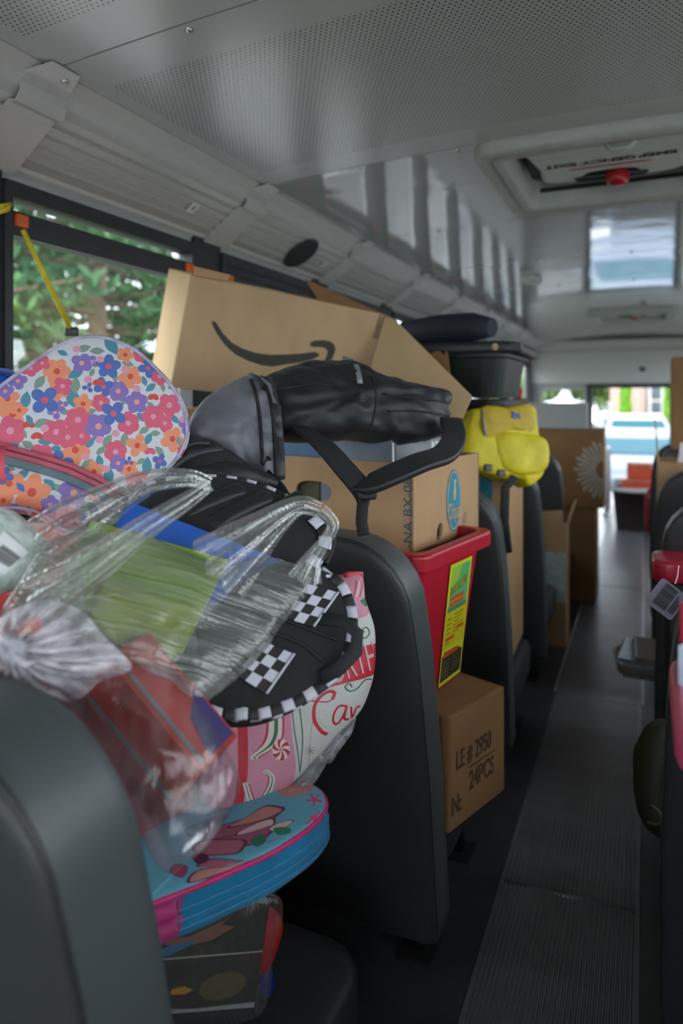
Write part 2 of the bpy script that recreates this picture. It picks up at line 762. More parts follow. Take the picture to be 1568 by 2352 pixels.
# ------------------------------------------------------------------ ceiling: curved panels with open joints
def ceil_z(x):
    return 1.862 - 0.036 * ((x - XC) / 0.94) ** 2


ceiling = struct('ceiling')
CE0, CE1 = -1.125, XC * 2 + 1.125
for i, ys in enumerate(YS):
    mb = MB()
    last = min(ys + PW, Y1)
    a0, a1 = ys + 0.0022, last - 0.0022
    # leave the hatch openings out
    hole = None
    for hy in (1.98, 6.2):
        if a0 < hy + 0.3 < a1:
            hole = hy

    def strip(x0, x1, b0, b1):
        if b1 - b0 < 0.001:
            return
        mb.grid(lambda s_, t_: (x0 + (x1 - x0) * s_, b0 + (b1 - b0) * t_, ceil_z(x0 + (x1 - x0) * s_)), max(2, int(abs(x1 - x0) * 16)), 1, 0, True,
                uvfn=lambda s_, t_: (x0 + (x1 - x0) * s_ - CE0, b0 + (b1 - b0) * t_ - ys))
    if hole is None:
        strip(CE1, CE0, a0, a1)
    else:
        strip(CE1, 0.20, a0, a1)
        strip(-0.40, CE0, a0, a1)
        strip(0.20, -0.40, a0, hole)
        strip(0.20, -0.40, hole + 0.6, a1)
    # turned-up lips at the joint
    for yy in (a0, a1):
        mb.grid(lambda s_, t_: (CE0 + (CE1 - CE0) * s_, yy, ceil_z(CE0 + (CE1 - CE0) * s_) + 0.012 * t_), 24, 1, 0, True)
    p = mb.build('panel', [perf if ys < 1.9 else ceil_paint], ceiling)
mb = MB()
mb.box((CE0 - 0.2, Y0, 1.885), (CE1 + 0.2, 1.99, 1.90))
mb.box((CE0 - 0.2, 2.57, 1.885), (CE1 + 0.2, 6.21, 1.90))
mb.box((CE0 - 0.2, 6.79, 1.885), (CE1 + 0.2, Y1, 1.90))
mb.box((CE0 - 0.2, 1.99, 1.885), (-0.39, 2.57, 1.90))
mb.box((0.19, 1.99, 1.885), (CE1 + 0.2, 2.57, 1.90))
mb.box((CE0 - 0.2, 6.21, 1.885), (-0.39, 6.79, 1.90))
mb.box((0.19, 6.21, 1.885), (CE1 + 0.2, 6.79, 1.90))
mb.build('roof_skin', [seam_m], ceiling)
# screws along the joints, one mesh shared by all
mb = MB()
mb.lathe([(0.0, -0.006), (0.004, -0.0055), (0.0075, -0.003), (0.008, 0.0), (0.008, 0.002)], (0, 0, 0), 10)
s0 = mb.build('screw', [screw_m], ceiling)
first = True
for ys in YS[3:]:
    for x in (-0.80, -0.50, -0.06, 0.28, 0.62):
        o = s0 if first else s0.copy()
        if not first:
            COL.objects.link(o)
        first = False
        o.parent = ceiling
        o.location = (x, ys + 0.02, ceil_z(x))

# ------------------------------------------------------------------ sloping trim between windows and ceiling
PROF = [(-1.345, 1.632), (-1.340, 1.652), (-1.322, 1.668)]
KN = (-1.186, 1.765)


def trim_profile():
    P = [(-1.352, 1.640), (-1.345, 1.650), (-1.338, 1.656), (-1.325, 1.665)]
    n = 5
    a, b = Vector((-1.318, 1.670)), Vector(KN)
    for i in range(n):
        # overlapping planks: each sinks towards its upper edge under the next
        q = a + (b - a) * (i / n)
        r = a + (b - a) * ((i + 0.97) / n)
        P.append((q.x - 0.003, q.y + 0.0035))
        P.append((r.x + 0.0035, r.y - 0.0045))
    P += [(KN[0], KN[1]), (-1.172, 1.779), (-1.160, 1.80), (-1.128, 1.826)]
    return P


TP = trim_profile()


def make_trim(name, mirror, panels=range(0, 14)):
    t = struct(name)
    mx = (lambda x: x) if not mirror else (lambda x: 2 * XC - x)
    for i in panels:
        ya, yb = YS[i] + 0.03, YS[i] + PW - 0.03
        yb = min(yb, Y1 - 0.02)
        if yb - ya < 0.1:
            continue
        mb = MB()
        k = len(TP)

        def f(s_, t_):
            q = TP[int(round(s_ * (k - 1)))]
            return (mx(q[0]), ya + (yb - ya) * t_, q[1])
        mb.grid(f, k - 1, 1, 0, False)
        mb.build('panel', [grey_trim], t)
    # covers over the joints
    for i in panels:
        yc = YS[i] + 0.0
        if yc > Y1 - 0.06:
            continue
        mb = MB()
        C = [(-1.356, 1.636), (-1.343, 1.645), (-1.322, 1.660), (KN[0] - 0.012, KN[1] - 0.012), (KN[0] + 0.010, KN[1] - 0.016), (KN[0] + 0.022, KN[1] + 0.004), (-1.166, 1.790), (-1.150, 1.806), (-1.100, 1.823)]
        wd = [0.064, 0.064, 0.064, 0.062, 0.062, 0.060, 0.060, 0.058, 0.036]
        k = len(C)

        def f(s_, t_):
            j = int(round(s_ * (k - 1)))
            return (mx(C[j][0]), yc + 0.008 + wd[j] * (2 * t_ - 1), C[j][1])
        mb.grid(f, k - 1, 2, 0, False)
        o = mb.build('joint_cover', [grey_trim], t)
        so_ = o.modifiers.new('thick', 'SOLIDIFY')
        so_.thickness = 0.004
        so_.offset = 0
        if not mirror:
            sc = s0.copy()
            sc.data = s0.data
            COL.objects.link(sc)
            sc.name = 'screw'
            sc.parent = o
            sc.location = (mx(-1.128), yc + 0.03, 1.812)
    return t


trim_left = make_trim('trim_1', False)
trim_right = make_trim('trim_2', True)
# numbers on the sloping trim
tf = Frame((-1.252 + 0.004, 1.70, 1.7155), (0, 1, 0), Vector(KN + (0,)).xzy * 0 + Vector((KN[0] + 1.318, 0, KN[1] - 1.67)))
first_panel = [o for o in bpy.data.objects if o.parent == trim_left and o.name.startswith('panel')]


def trim_label(y, s_, txt, tw=0.034):
    a, b = Vector((-1.318, 0, 1.670)), Vector((KN[0], 0, KN[1]))
    q = a + (b - a) * s_
    fr = Frame((q.x, y, q.z), (0, 1, 0), b - a)
    fr = Frame(fr.p(0, 0, 0.0075), fr.u, fr.v)
    pan = min(first_panel, key=lambda o: abs(sum((v.co.y for v in o.data.vertices)) / len(o.data.vertices) - y))
    mb = MB()
    mb.prism([(-tw / 2, -0.019), (tw / 2, -0.019), (tw / 2, 0.019), (-tw / 2, 0.019)], fr, 0, 0.0006)
    lb = mb.build('number_label', [white_print], pan)
    if txt:
        text_part(txt, fr, 0.034, black_print, lb, 'number_label_print', n=0.0012)
        bpy.data.objects['number_label_print'].parent = pan
    return lb


lab_p = on_x(435, 455, -1.26)
trim_label(lab_p.y, 0.50, '4')
lab_p = on_x(740, 588, -1.26)
trim_label(lab_p.y, 0.46, '5')

# loudspeaker grilles let into the trim
spk_m = mat('black_speaker_cloth', (0.02, 0.02, 0.024), 0.8, bump=0.4, bscale=900)


def speaker(px, py, lab):
    a, b = Vector((-1.318, 0, 1.670)), Vector((KN[0], 0, KN[1]))
    q = a + (b - a) * 0.5
    c = on_x(px, py, q.x)
    fr = Frame((q.x, c.y, q.z), (0, 1, 0), b - a)
    fr = fr.moved(0.004)
    t_ = thing('speaker_grille', lab, 'speaker', fr.o, 'ceiling speakers')
    mb = MB()
    mb.lathe([(0.078, 0.0), (0.08, 0.004), (0.076, 0.0085), (0.072, 0.008)], fr.o, 32, 0, fr)
    mb.build('rim', [dark_frame], t_)
    mb = MB()
    mb.lathe([(0.073, 0.0075), (0.05, 0.0085), (0.02, 0.009), (0.0, 0.009)], fr.o, 32, 0, fr)
    mb.build('grille', [spk_m], t_)


speaker(690, 584, 'round black speaker grille in the sloping trim nearest above the smile box')
speaker(1068, 745, 'round black speaker grille farther down the sloping trim above the dark tote')

# ------------------------------------------------------------------ floor
floor = struct('floor')
mb = MB()
mb.box((XL, Y0, -0.05), (XR, Y1, 0.0))
mb.build('floor_mat', [rubber2], floor)
AX0, AX1 = -0.31, -0.01
mb = MB()
mb.box((AX0, Y0 + 0.02, 0.0), (AX1, Y1 - 0.02, 0.0035))
mb.build('aisle_mat', [rubber], floor)
mb = MB()
nrib = 30
rp = (AX1 - AX0 - 0.02) / nrib
mb.quad([(-rp * .36, Y0 + .05, 0), (-rp * .2, Y0 + .05, .0028), (-rp * .2, Y1 - .05, .0028), (-rp * .36, Y1 - .05, 0)])
mb.quad([(-rp * .2, Y0 + .05, .0028), (rp * .2, Y0 + .05, .0028), (rp * .2, Y1 - .05, .0028), (-rp * .2, Y1 - .05, .0028)])
mb.quad([(rp * .2, Y0 + .05, .0028), (rp * .36, Y0 + .05, 0), (rp * .36, Y1 - .05, 0), (rp * .2, Y1 - .05, .0028)])
r0 = mb.build('rib', [rubber], floor)
for i in range(nrib):
    o = r0 if i == 0 else r0.copy()
    if i:
        COL.objects.link(o)
        o.parent = floor
    o.location = (AX0 + 0.01 + rp * (i + .5), 0, 0.0035)
for x in (AX0 - 0.008, AX1 + 0.004):
    mb = MB()
    mb.box((x - 0.004, 2.75, 0.0), (x + 0.004, Y1 - 0.02, 0.006))
    bevel(mb.build('edge_strip', [alu], floor), 0.002, 1)
for yy in (1.62, 2.72, 4.4):
    mb = MB()
    mb.tube([(AX0 + 0.01, yy, 0.002), (AX1 - 0.01, yy + 0.02, 0.002)], 0.0065 if yy < 2 else 0.005, 8)
    mb.build('mat_seam', [rubber], floor)

# ------------------------------------------------------------------ side walls with windows
glass_m = clear_film('window_glass', (0.96, 0.98, 0.97), 0.01, 0.02, streak=False, refl=0.16)
WZ0, WZ1 = 0.86, 1.635
WY0 = [1.10 + PW * k for k in range(-4, 9)]
WW = 0.72
wn = 0
for side, X, sg in (('left', XL, 1), ('right', XR, -1)):
    wl = struct('wall_' + side)
    mb = MB()
    xo = X - sg * 0.05
    lo, hi = min(X, xo), max(X, xo)
    mb.box((lo, Y0, 0.0), (hi, Y1, WZ0))
    mb.box((lo, Y0, WZ1), (hi, Y1, 1.90))
    edges = [Y0]
    for y in WY0:
        edges += [y, y + WW]
    edges.append(Y1)
    for a, b in zip(edges[0::2], edges[1::2]):
        mb.box((lo, a, WZ0), (hi, b, WZ1))
    mb.build('wall_panel', [wall_paint], wl)
    # dark posts between the windows, inside
    for a, b in zip(edges[0::2], edges[1::2]):
        mb = MB()
        xi = X + sg * 0.012
        mb.box((min(X, xi), a, WZ0 - 0.03), (max(X, xi), b, WZ1 + 0.03))
        mb.build('window_post', [dark_frame], wl)
    for y in WY0:
        wn += 1
        wnd = struct('window_%d' % wn)
        x0, x1 = (X - sg * 0.03, X + sg * 0.022) if sg > 0 else (X + 0.022 * sg, X - sg * 0.03)
        x0, x1 = min(x0, x1), max(x0, x1)
        mb = MB()
        f = 0.022
        mb.box((x0, y, WZ1 - 0.036), (x1, y + WW, WZ1))
        mb.box((x0, y, WZ0), (x1, y + WW, WZ0 + f))
        mb.box((x0, y, WZ0 + f), (x1, y + f, WZ1 - 0.036))
        mb.box((x0, y + WW - f, WZ0 + f), (x1, y + WW, WZ1 - 0.036))
        mb.build('frame', [dark_frame], wnd)
        mb = MB()
        mb.box((x0 + 0.004, y + f, 1.512), (x1 - 0.004, y + WW - f, 1.566))
        mb.box((x0 + 0.008, y + f, 1.566), (x1 - 0.016, y + WW - f, 1.572))
        solid = side == 'left' and abs(y - 1.97) < 0.01
        if solid:
            mb.box((x0 + 0.008, y + f, 1.572), (x1 - 0.008, y + WW - f, WZ1 - 0.036))
        mb.build('sash_bar', [dark_frame], wnd)
        xm = X - sg * 0.004
        for (a, b, nm) in ((WZ0 + f, 1.512, 'pane'), (1.572, WZ1 - 0.036, 'pane')):
            if solid and a > 1.5:
                continue
            mb = MB()
            mb.box((xm - 0.002, y + f, a), (xm + 0.002, y + WW - f, b))
            mb.build(nm, [glass_m], wnd)
        for yy in (y + f + 0.004, y + WW - f - 0.034):
            mb = MB()
            xa, xb = X + sg * 0.016, X + sg * 0.030
            mb.box((min(xa, xb), yy, 1.533), (max(xa, xb), yy + 0.034, 1.562))
            bevel(mb.build('latch', [orange_l], wnd), 0.003, 1)

# ------------------------------------------------------------------ the rear wall with its door and side windows
wb_ = struct('wall_back')
DX0, DX1 = -0.60, 0.27
mb = MB()
mb.box((XL, Y1, 0.0), (-1.20, Y1 + 0.05, 1.9))
mb.box((-1.20, Y1, 0.0), (-0.68, Y1 + 0.05, 0.955))
mb.box((-1.20, Y1, 1.245), (-0.68, Y1 + 0.05, 1.9))
mb.box((-0.68, Y1, 0.0), (DX0, Y1 + 0.05, 1.9))
mb.box((DX0, Y1, 1.34), (DX1, Y1 + 0.05, 1.9))
mb.box((DX1, Y1, 0.0), (0.36, Y1 + 0.05, 1.9))
mb.box((0.36, Y1, 0.0), (0.86, Y1 + 0.05, 0.955))
mb.box((0.36, Y1, 1.245), (0.86, Y1 + 0.05, 1.9))
mb.box((0.86, Y1, 0.0), (XR, Y1 + 0.05, 1.9))
mb.build('wall_panel', [wall_paint], wb_)
mb = MB()
mb.box((XL, Y1 - 0.10, 1.30), (XR, Y1 - 0.002, 1.72))
mb.box((XL, Y1 - 0.16, 1.72), (XR, Y1 - 0.002, 1.84))
bevel(mb.build('header', [grey_trim], wb_), 0.02, 2)
mb = MB()
mb.lathe([(0.0, 0.0), (0.025, 0.0), (0.03, 0.02), (0.012, 0.03), (0.0, 0.03)], (-0.02, Y1 - 0.13, 1.47), 12, 0, Frame((-0.02, Y1 - 0.10, 1.47), (1, 0, 0), (0, 0, 1)))
mb.build('marker_lamp', [dark_frame], wb_)
for k, (a, b) in enumerate(((-1.20, -0.68), (0.36, 0.86))):
    wn += 1
    wnd = struct('window_%d' % wn)
    mb = MB()
    fr = Frame(((a + b) / 2, Y1 - 0.004, 1.10), (1, 0, 0), (0, 0, 1))
    outl = rrect(b - a + 0.04, 0.33, 0.05)
    inn = rrect(b - a - 0.02, 0.265, 0.04)
    kk = len(outl)
    for n_ in (0.0, 0.012):
        mb.v += [tuple(fr.p(p[0], p[1], n_)) for p in outl] + [tuple(fr.p(p[0], p[1], n_)) for p in inn]
    for i in range(kk):
        j = (i + 1) % kk
        for q in ((2 * kk + i, 2 * kk + j, 3 * kk + j, 3 * kk + i), (i, j, 2 * kk + j, 2 * kk + i), (kk + j, kk + i, 3 * kk + i, 3 * kk + j)):
            mb.f.append(q); mb.uv.append([(0, 0)] * 4); mb.m.append(0); mb.sm.append(False)
    mb.build('frame', [wall_paint], wnd)
    mb = MB()
    mb.box((a + 0.005, Y1 + 0.02, 0.96), (b - 0.005, Y1 + 0.024, 1.24))
    mb.build('pane', [glass_m], wnd)
door = struct('door_1')
mb = MB()
mb.box((DX0 - 0.05, Y1 - 0.03, 0.0), (DX0, Y1 + 0.06, 1.34))
mb.box((DX1, Y1 - 0.03, 0.0), (DX1 + 0.05, Y1 + 0.06, 1.34))
mb.box((DX0 - 0.05, Y1 - 0.06, 1.25), (DX1 + 0.05, Y1 + 0.06, 1.345))
bevel(mb.build('frame', [dark_frame], door), 0.006, 1)
mb = MB()
mb.box((DX0, Y1 - 0.01, 0.0), (DX1, Y1 + 0.06, 0.03))
mb.build('sill', [alu], door)
# the leaf, swung wide open outside
mb = MB()
mb.box((DX1 + 0.06, Y1 + 0.08, 0.02), (DX1 + 0.10, Y1 + 0.92, 0.62))
mb.box((DX1 + 0.06, Y1 + 0.08, 1.22), (DX1 + 0.10, Y1 + 0.92, 1.33))
mb.box((DX1 + 0.06, Y1 + 0.08, 0.62), (DX1 + 0.10, Y1 + 0.17, 1.22))
mb.box((DX1 + 0.06, Y1 + 0.83, 0.62), (DX1 + 0.10, Y1 + 0.92, 1.22))
mb.build('leaf', [wall_paint], door)

# front end behind the camera: a wide windscreen
wf_ = struct('wall_front')
mb = MB()
mb.box((XL, Y0 - 0.05, 0), (XR, Y0, 0.75))
mb.box((XL, Y0 - 0.05, 1.62), (XR, Y0, 1.9))
mb.box((XL, Y0 - 0.05, 0.75), (XL + 0.12, Y0, 1.62))
mb.box((XR - 0.12, Y0 - 0.05, 0.75), (XR, Y0, 1.62))
mb.build('wall_panel', [wall_paint], wf_)
mb = MB()
mb.box((XL + 0.12, Y0 - 0.03, 0.75), (XR - 0.12, Y0 - 0.025, 1.62))
mb.build('windscreen', [glass_m], wf_)

# ------------------------------------------------------------------ roof hatches
hatch_grey = mat('hatch_grey_plastic', (0.40, 0.41, 0.39), 0.45, var=0.02)
hatch_white = mat('hatch_white_plastic', (0.55, 0.55, 0.53), 0.5, var=0.02)
hatch_dark = mat('hatch_well_dark', (0.06, 0.07, 0.05), 0.6)
red_knob = mat('red_knob_plastic', (0.45, 0.01, 0.015), 0.3)
black_pl = mat('black_plastic', (0.018, 0.018, 0.02), 0.45)


def hatch(yc, lab):
    xc = -0.10
    t_ = thing('roof_hatch', lab, 'roof hatch', (xc, yc, 1.86), 'roof hatches')
    fr = Frame((xc, yc, 1.845), (1, 0, 0), (0, -1, 0))   # n points down into the bus

    def ring(prof, cr, m, nm):
        mb = MB()
        k = None
        rows = []
        for hw, hh, r, n_ in prof:
            P = rrect(2 * hw, 2 * hh, r, 6)
            rows.append([fr.p(p[0], p[1], n_) for p in P])
        kk = len(rows[0])
        b = len(mb.v)
        for rw in rows:
            mb.v += [tuple(q) for q in rw]
        for r_ in range(len(rows) - 1):
            for i in range(kk):
                j = (i + 1) % kk
                mb.f.append((b + r_ * kk + i, b + r_ * kk + j, b + (r_ + 1) * kk + j, b + (r_ + 1) * kk + i))
                mb.uv.append([(0, 0)] * 4); mb.m.append(0); mb.sm.append(True)
        return mb.build(nm, [m], t_)
    ring([(0.355, 0.365, 0.06, -0.02), (0.355, 0.365, 0.06, 0.012), (0.348, 0.358, 0.055, 0.022), (0.325, 0.335, 0.05, 0.024), (0.312, 0.322, 0.045, 0.014), (0.305, 0.315, 0.045, 0.020), (0.282, 0.292, 0.04, 0.020), (0.275, 0.285, 0.04, 0.012), (0.272, 0.282, 0.04, -0.09)], 0, hatch_grey, 'frame')
    mb = MB()
    mb.box((-0.29, -0.30, -0.10), (0.29, 0.30, -0.085), 0, fr)
    mb.build('well', [hatch_dark], t_)
    # the inner lid: a pale moulding with a scalloped edge and a handle slot
    P = smooth_closed([(-0.235, 0.20), (-0.20, 0.235), (0.20, 0.235), (0.235, 0.20), (0.225, 0.12), (0.21, 0.0), (0.215, -0.10), (0.18, -0.13), (0.10, -0.135), (0.06, -0.06), (-0.06, -0.06), (-0.10, -0.135), (-0.18, -0.13), (-0.215, -0.10), (-0.21, 0.0), (-0.225, 0.12)], 80)
    mb = MB()
    mb.prism(P, fr, -0.085, -0.020, 0)
    ld = bevel(mb.build('lid', [hatch_white], t_), 0.012, 2)
    tfr = Frame(fr.p(0, 0.055, -0.0195), (-1, 0, 0), (0, 1, 0))
    text_part('EMERGENCY EXIT', tfr, 0.042, black_print, ld, 'lettering', 1.12, 0.0008, bold=0.0016)
    mb = MB()
    mb.box((-0.12, 0.0, 0.0008), (0.12, 0.009, 0.0012), 0, Frame(fr.p(0, 0.0, -0.0195), fr.u, fr.v))
    mb.build('red_line', [red_print], ld)
    mb = MB()
    mb.tube([fr.p(-0.13, -0.10, -0.06), fr.p(-0.10, -0.10, -0.02), fr.p(0.10, -0.10, -0.02), fr.p(0.13, -0.10, -0.06)], 0.014, 10)
    hd = mb.build('handle', [black_pl], t_)
    mb = MB()
    kf = Frame(fr.p(0.02, -0.085, 0.0), fr.u, fr.v)
    mb.lathe([(0.0, 0.022), (0.024, 0.02), (0.034, 0.010), (0.036, -0.02), (0.02, -0.03)], kf.o, 20, 0, kf)
    mb.build('knob', [red_knob], t_)
    mb = MB()
    mb.tube([fr.p(0.0, 0.30, 0.012), fr.p(0.02, 0.30, 0.034), fr.p(0.06, 0.30, 0.034), fr.p(0.08, 0.30, 0.012)], 0.009, 8)
    mb.build('catch', [hatch_grey], t_)


hatch(2.29, 'square roof hatch with white emergency exit lid and red knob, the nearer one')
hatch(6.5, 'square roof hatch far down the ceiling just before the rear header')

mb = MB()
q = on_z(1220, 640, 1.85)
fr = Frame(q, (1, 0, 0), (0, -1, 0))
mb.pillow(fr, rrect(0.11, 0.16, 0.02), 0.03, 0.005, 6, pf=5)
t_ = mb.build('ceiling_lamp', [hatch_white])
tag(t_, 'small square light fitting on the glossy ceiling behind the nearer hatch', 'lamp')
# ------------------------------------------------------------------ outside
GZ = -0.95
asphalt = mat('grey_asphalt', (0.055, 0.056, 0.06), 0.9, var=0.05, vscale=2)
lawn_m = mat('mown_lawn', (0.12, 0.17, 0.04), 0.95, var=0.1, vscale=1.5)
grd = struct('ground')
bounce_m = mat('pale_bounce_ground', (0.36, 0.36, 0.35), 0.9, var=0.03, vscale=1)  # pale ground added to bounce daylight up onto the bus ceiling
mb = MB()
mb.box((-5, -15, GZ - 0.1), (40, 8.5, GZ))
mb.build('bounce_ground', [bounce_m], grd)
mb = MB()
mb.box((-5, 8.5, GZ - 0.1), (40, 60, GZ))
mb.build('asphalt', [asphalt], grd)
mb = MB()
mb.box((-70, -40, GZ - 0.1), (-5, 60, GZ + 0.06))
mb.build('lawn', [lawn_m], grd)
mb = MB()
mb.box((-5.0, -15, GZ - 0.1), (-4.85, 60, GZ + 0.12))
mb.build('kerb', [mat('pale_concrete', (0.42, 0.41, 0.39), 0.9)], grd)

bark = mat('pine_bark', (0.17, 0.12, 0.085), 0.95, var=0.1, bump=0.5, bscale=30)
needle = mat('pine_needles', (0.040, 0.115, 0.045), 0.8, var=0.12, vscale=1.2)
needle2 = mat('bright_pine_needles', (0.065, 0.165, 0.055), 0.8, var=0.12, vscale=1.2)


def leaf_cloud(cs, rs, n, size, seed, flat=1.0):
    """small two-triangle sprays scattered in soft clumps"""
    g = np.random.default_rng(seed)
    cs = np.array(cs)
    rs = np.array(rs)
    w_ = rs[:, 0] * rs[:, 1] * rs[:, 2]
    idx = g.choice(len(cs), n, p=w_ / w_.sum())
    d = g.normal(size=(n, 3))
    d /= np.linalg.norm(d, axis=1)[:, None]
    rr = g.random(n) ** 0.4
    p = cs[idx] + d * rs[idx] * rr[:, None]
    a = g.normal(size=(n, 3)); a[:, 2] *= flat
    a /= np.linalg.norm(a, axis=1)[:, None]
    b = np.cross(a, g.normal(size=(n, 3)))
    b /= np.linalg.norm(b, axis=1)[:, None]
    s_ = size * (0.6 + 0.8 * g.random(n))[:, None]
    V = np.concatenate([p - a * s_, p - b * s_ * .35, p + a * s_, p + b * s_ * .35], 1).reshape(-1, 3)
    F = np.arange(4 * n).reshape(n, 4)
    return V, F


def cloud_obj(name, V, F, m, parent, **kw):
    me = bpy.data.meshes.new(name)
    off = world_loc(parent)
    V = V - np.array(off)
    me.vertices.add(len(V)); me.vertices.foreach_set('co', V.ravel())
    me.loops.add(F.size); me.loops.foreach_set('vertex_index', F.ravel())
    me.polygons.add(len(F)); me.polygons.foreach_set('loop_start', np.arange(0, F.size, 4))
    me.update()
    me.validate()
    me.materials.append(m)
    o = bpy.data.objects.new(name, me)
    COL.objects.link(o)
    o.parent = parent
    for k, v in kw.items():
        o[k] = v
    return o


def pine(x, y, h, lab, seed, bare=1.5, m=needle, n=9000, wd=2.0, dens=1.0):
    g = random.Random(seed)
    t_ = thing('pine_tree', lab, 'tree', (x, y, GZ), 'pine trees along the lawn')
    mb = MB()
    path = [Vector((x + 0.05 * math.sin(i), y + .05 * math.cos(i * 1.3), GZ + h * i / 8)) for i in range(9)]
    mb.tube(path, [0.17 - 0.018 * i for i in range(9)], 9)
    mb.build('trunk', [bark], t_)
    cs, rs = [], []
    mb = MB()
    z = bare
    while z < h - 0.4:
        k = 5
        a0 = g.random() * 6
        L = wd * (1 - z / h) ** 0.7 + 0.3
        for i in range(k):
            if g.random() > dens:
                continue
            a = a0 + i * 2 * math.pi / k + g.uniform(-.3, .3)
            LL = L * g.uniform(.7, 1.15)
            zz = GZ + z + g.uniform(-.2, .2)
            e = Vector((x + math.cos(a) * LL, y + math.sin(a) * LL, zz + .1 * LL))
            mb.tube([(x, y, zz), (x + math.cos(a) * LL * .5, y + math.sin(a) * LL * .5, zz - .02), e], [0.04, 0.028, 0.012], 5)
            for f in (.35, .6, .85, 1.0):
                cs.append((x + math.cos(a) * LL * f, y + math.sin(a) * LL * f, zz + .08 * LL * f + g.uniform(-.05, .1)))
                rs.append((0.42 * (0.6 + f * .5), 0.42 * (0.6 + f * .5), 0.17))
        z += g.uniform(.42, .62)
    mb.build('branches', [bark], t_)
    V, F = leaf_cloud(cs, rs, n, 0.11, seed)
    cloud_obj('foliage', V, F, m, t_, kind='stuff')


pine(-7.0, 7.4, 9, 'tall pine right of the yellow cord seen through the near window', 3, 0.6, needle2, 15000, 2.6)
pine(-7.3, 4.7, 9.5, 'bare trunked pine behind the yellow cord in the near window', 5, 1.2, needle, 4200, 1.9, 0.6)
pine(-9.2, 9.6, 10, 'dense dark pine beyond the near window beside the smile box', 8, 0.4, needle, 14000, 2.8)
pine(-9.0, 3.4, 9, 'thin pine at the left edge of the near window', 11, 1.4, needle2, 6000, 1.9, 0.7)
pine(-12.0, 13.5, 10, 'big pine at the back of the lawn behind the others', 17, .4, needle, 12000, 3.0)

# the brick building behind the car park
brick_m = mat('pink_red_brick', (0.46, 0.30, 0.26), 0.9, var=0.05, vscale=12)
stone_m = mat('pale_window_stone', (0.62, 0.60, 0.56), 0.8)
dark_glass = mat('dark_window_glass', (0.05, 0.07, 0.09), 0.1)
BY = 36.0
bd = thing('brick_building', 'pink brick building behind the car park, framed by the rear door', 'building', (2.2, BY, GZ))
mb = MB()
mb.box((-1.55, BY, GZ), (9.0, BY + 8, GZ + 6.5))
mb.build('wall', [brick_m], bd)
for k, x in enumerate((0.5, 3.4, 6.3)):
    for z in (GZ + 1.2, GZ + 4.2):
        mb = MB()
        mb.box((x - 0.32, BY - 0.06, z), (x + 0.32, BY + 0.01, z + 1.5))
        wo_ = mb.build('window', [stone_m], bd)
        mb = MB()
        mb.box((x - 0.22, BY - 0.075, z + 0.12), (x + 0.22, BY - 0.055, z + 0.68))
        mb.box((x - 0.22, BY - 0.075, z + 0.76), (x + 0.22, BY - 0.055, z + 1.36))
        mb.build('pane', [dark_glass], wo_)
mb = MB()
mb.tube([(0.08, BY - 0.08, GZ), (0.08, BY - 0.08, GZ + 6.3)], 0.06, 8)
mb.build('downpipe', [mat('grey_downpipe', (.25, .25, .27), .5)], bd)
mb = MB()
mb.box((-1.7, BY - 0.2, GZ + 6.5), (9.2, BY + 8.2, GZ + 6.75))
mb.build('parapet', [stone_m], bd)
green1 = mat('lime_arborvitae', (0.16, 0.36, 0.02), 0.8, var=0.08, vscale=3)
for k, (x, lab) in enumerate(((-0.83, 'narrow lime green column shrub left of the building window'), (1.05, 'narrow lime green column shrub right of the building window'))):
    t_ = thing('column_shrub', lab, 'shrub', (x, BY - 1.2, GZ), 'column shrubs on the building')
    mb = MB()
    mb.tube([(x, BY - 1.2, GZ), (x, BY - 1.2, GZ + 3.4)], 0.06, 6)
    mb.build('trunk', [bark], t_)
    cs = [(x, BY - 1.2, GZ + .3 + i * .3) for i in range(13)]
    rs = [(.36 - .014 * i, .36 - .014 * i, .3) for i in range(13)]
    V, F = leaf_cloud(cs, rs, 9000, 0.07, 30 + k)
    cloud_obj('foliage', V, F, green1, t_, kind='stuff')
soft_green = mat('broadleaf_foliage', (0.13, 0.22, 0.05), 0.8, var=0.1, vscale=.6)
for k, (x, y, h, r, lab) in enumerate(((-3.3, 48, 4.2, 1.7, 'round leafy tree seen at the left of the open rear door'), (-6.4, 46, 4.0, 1.7, 'round leafy tree seen through the small rear window'), (-9.6, 52, 4.4, 2.0, 'farther leafy tree at the left of the small rear window'))):
    t_ = thing('leafy_tree', lab, 'tree', (x, y, GZ), 'leafy trees beyond the car park')
    mb = MB()
    mb.tube([(x, y, GZ), (x + .1, y, GZ + h * .5)], [.2, .12], 8)
    mb.build('trunk', [bark], t_)
    g = random.Random(50 + k)
    cs = [(x + g.uniform(-1, 1) * r * .6, y + g.uniform(-1, 1) * r * .6, GZ + h * .6 + g.uniform(-1, 1) * h * .25) for _ in range(14)]
    V, F = leaf_cloud(cs, [(r * .5, r * .5, h * .2)] * 14, 7000, .16, 60 + k)
    cloud_obj('foliage', V, F, soft_green, t_, kind='stuff')

# cars
tyre_m = mat('tyre_rubber', (0.015, 0.015, 0.015), 0.8)
car_glass = mat('car_glass', (0.02, 0.07, 0.09), 0.15, spec=0.08)
lamp_m = mat('car_lamp', (0.75, 0.75, 0.72), 0.1)
chrome = mat('chrome', (0.7, 0.7, 0.72), 0.12, metal=1.0)


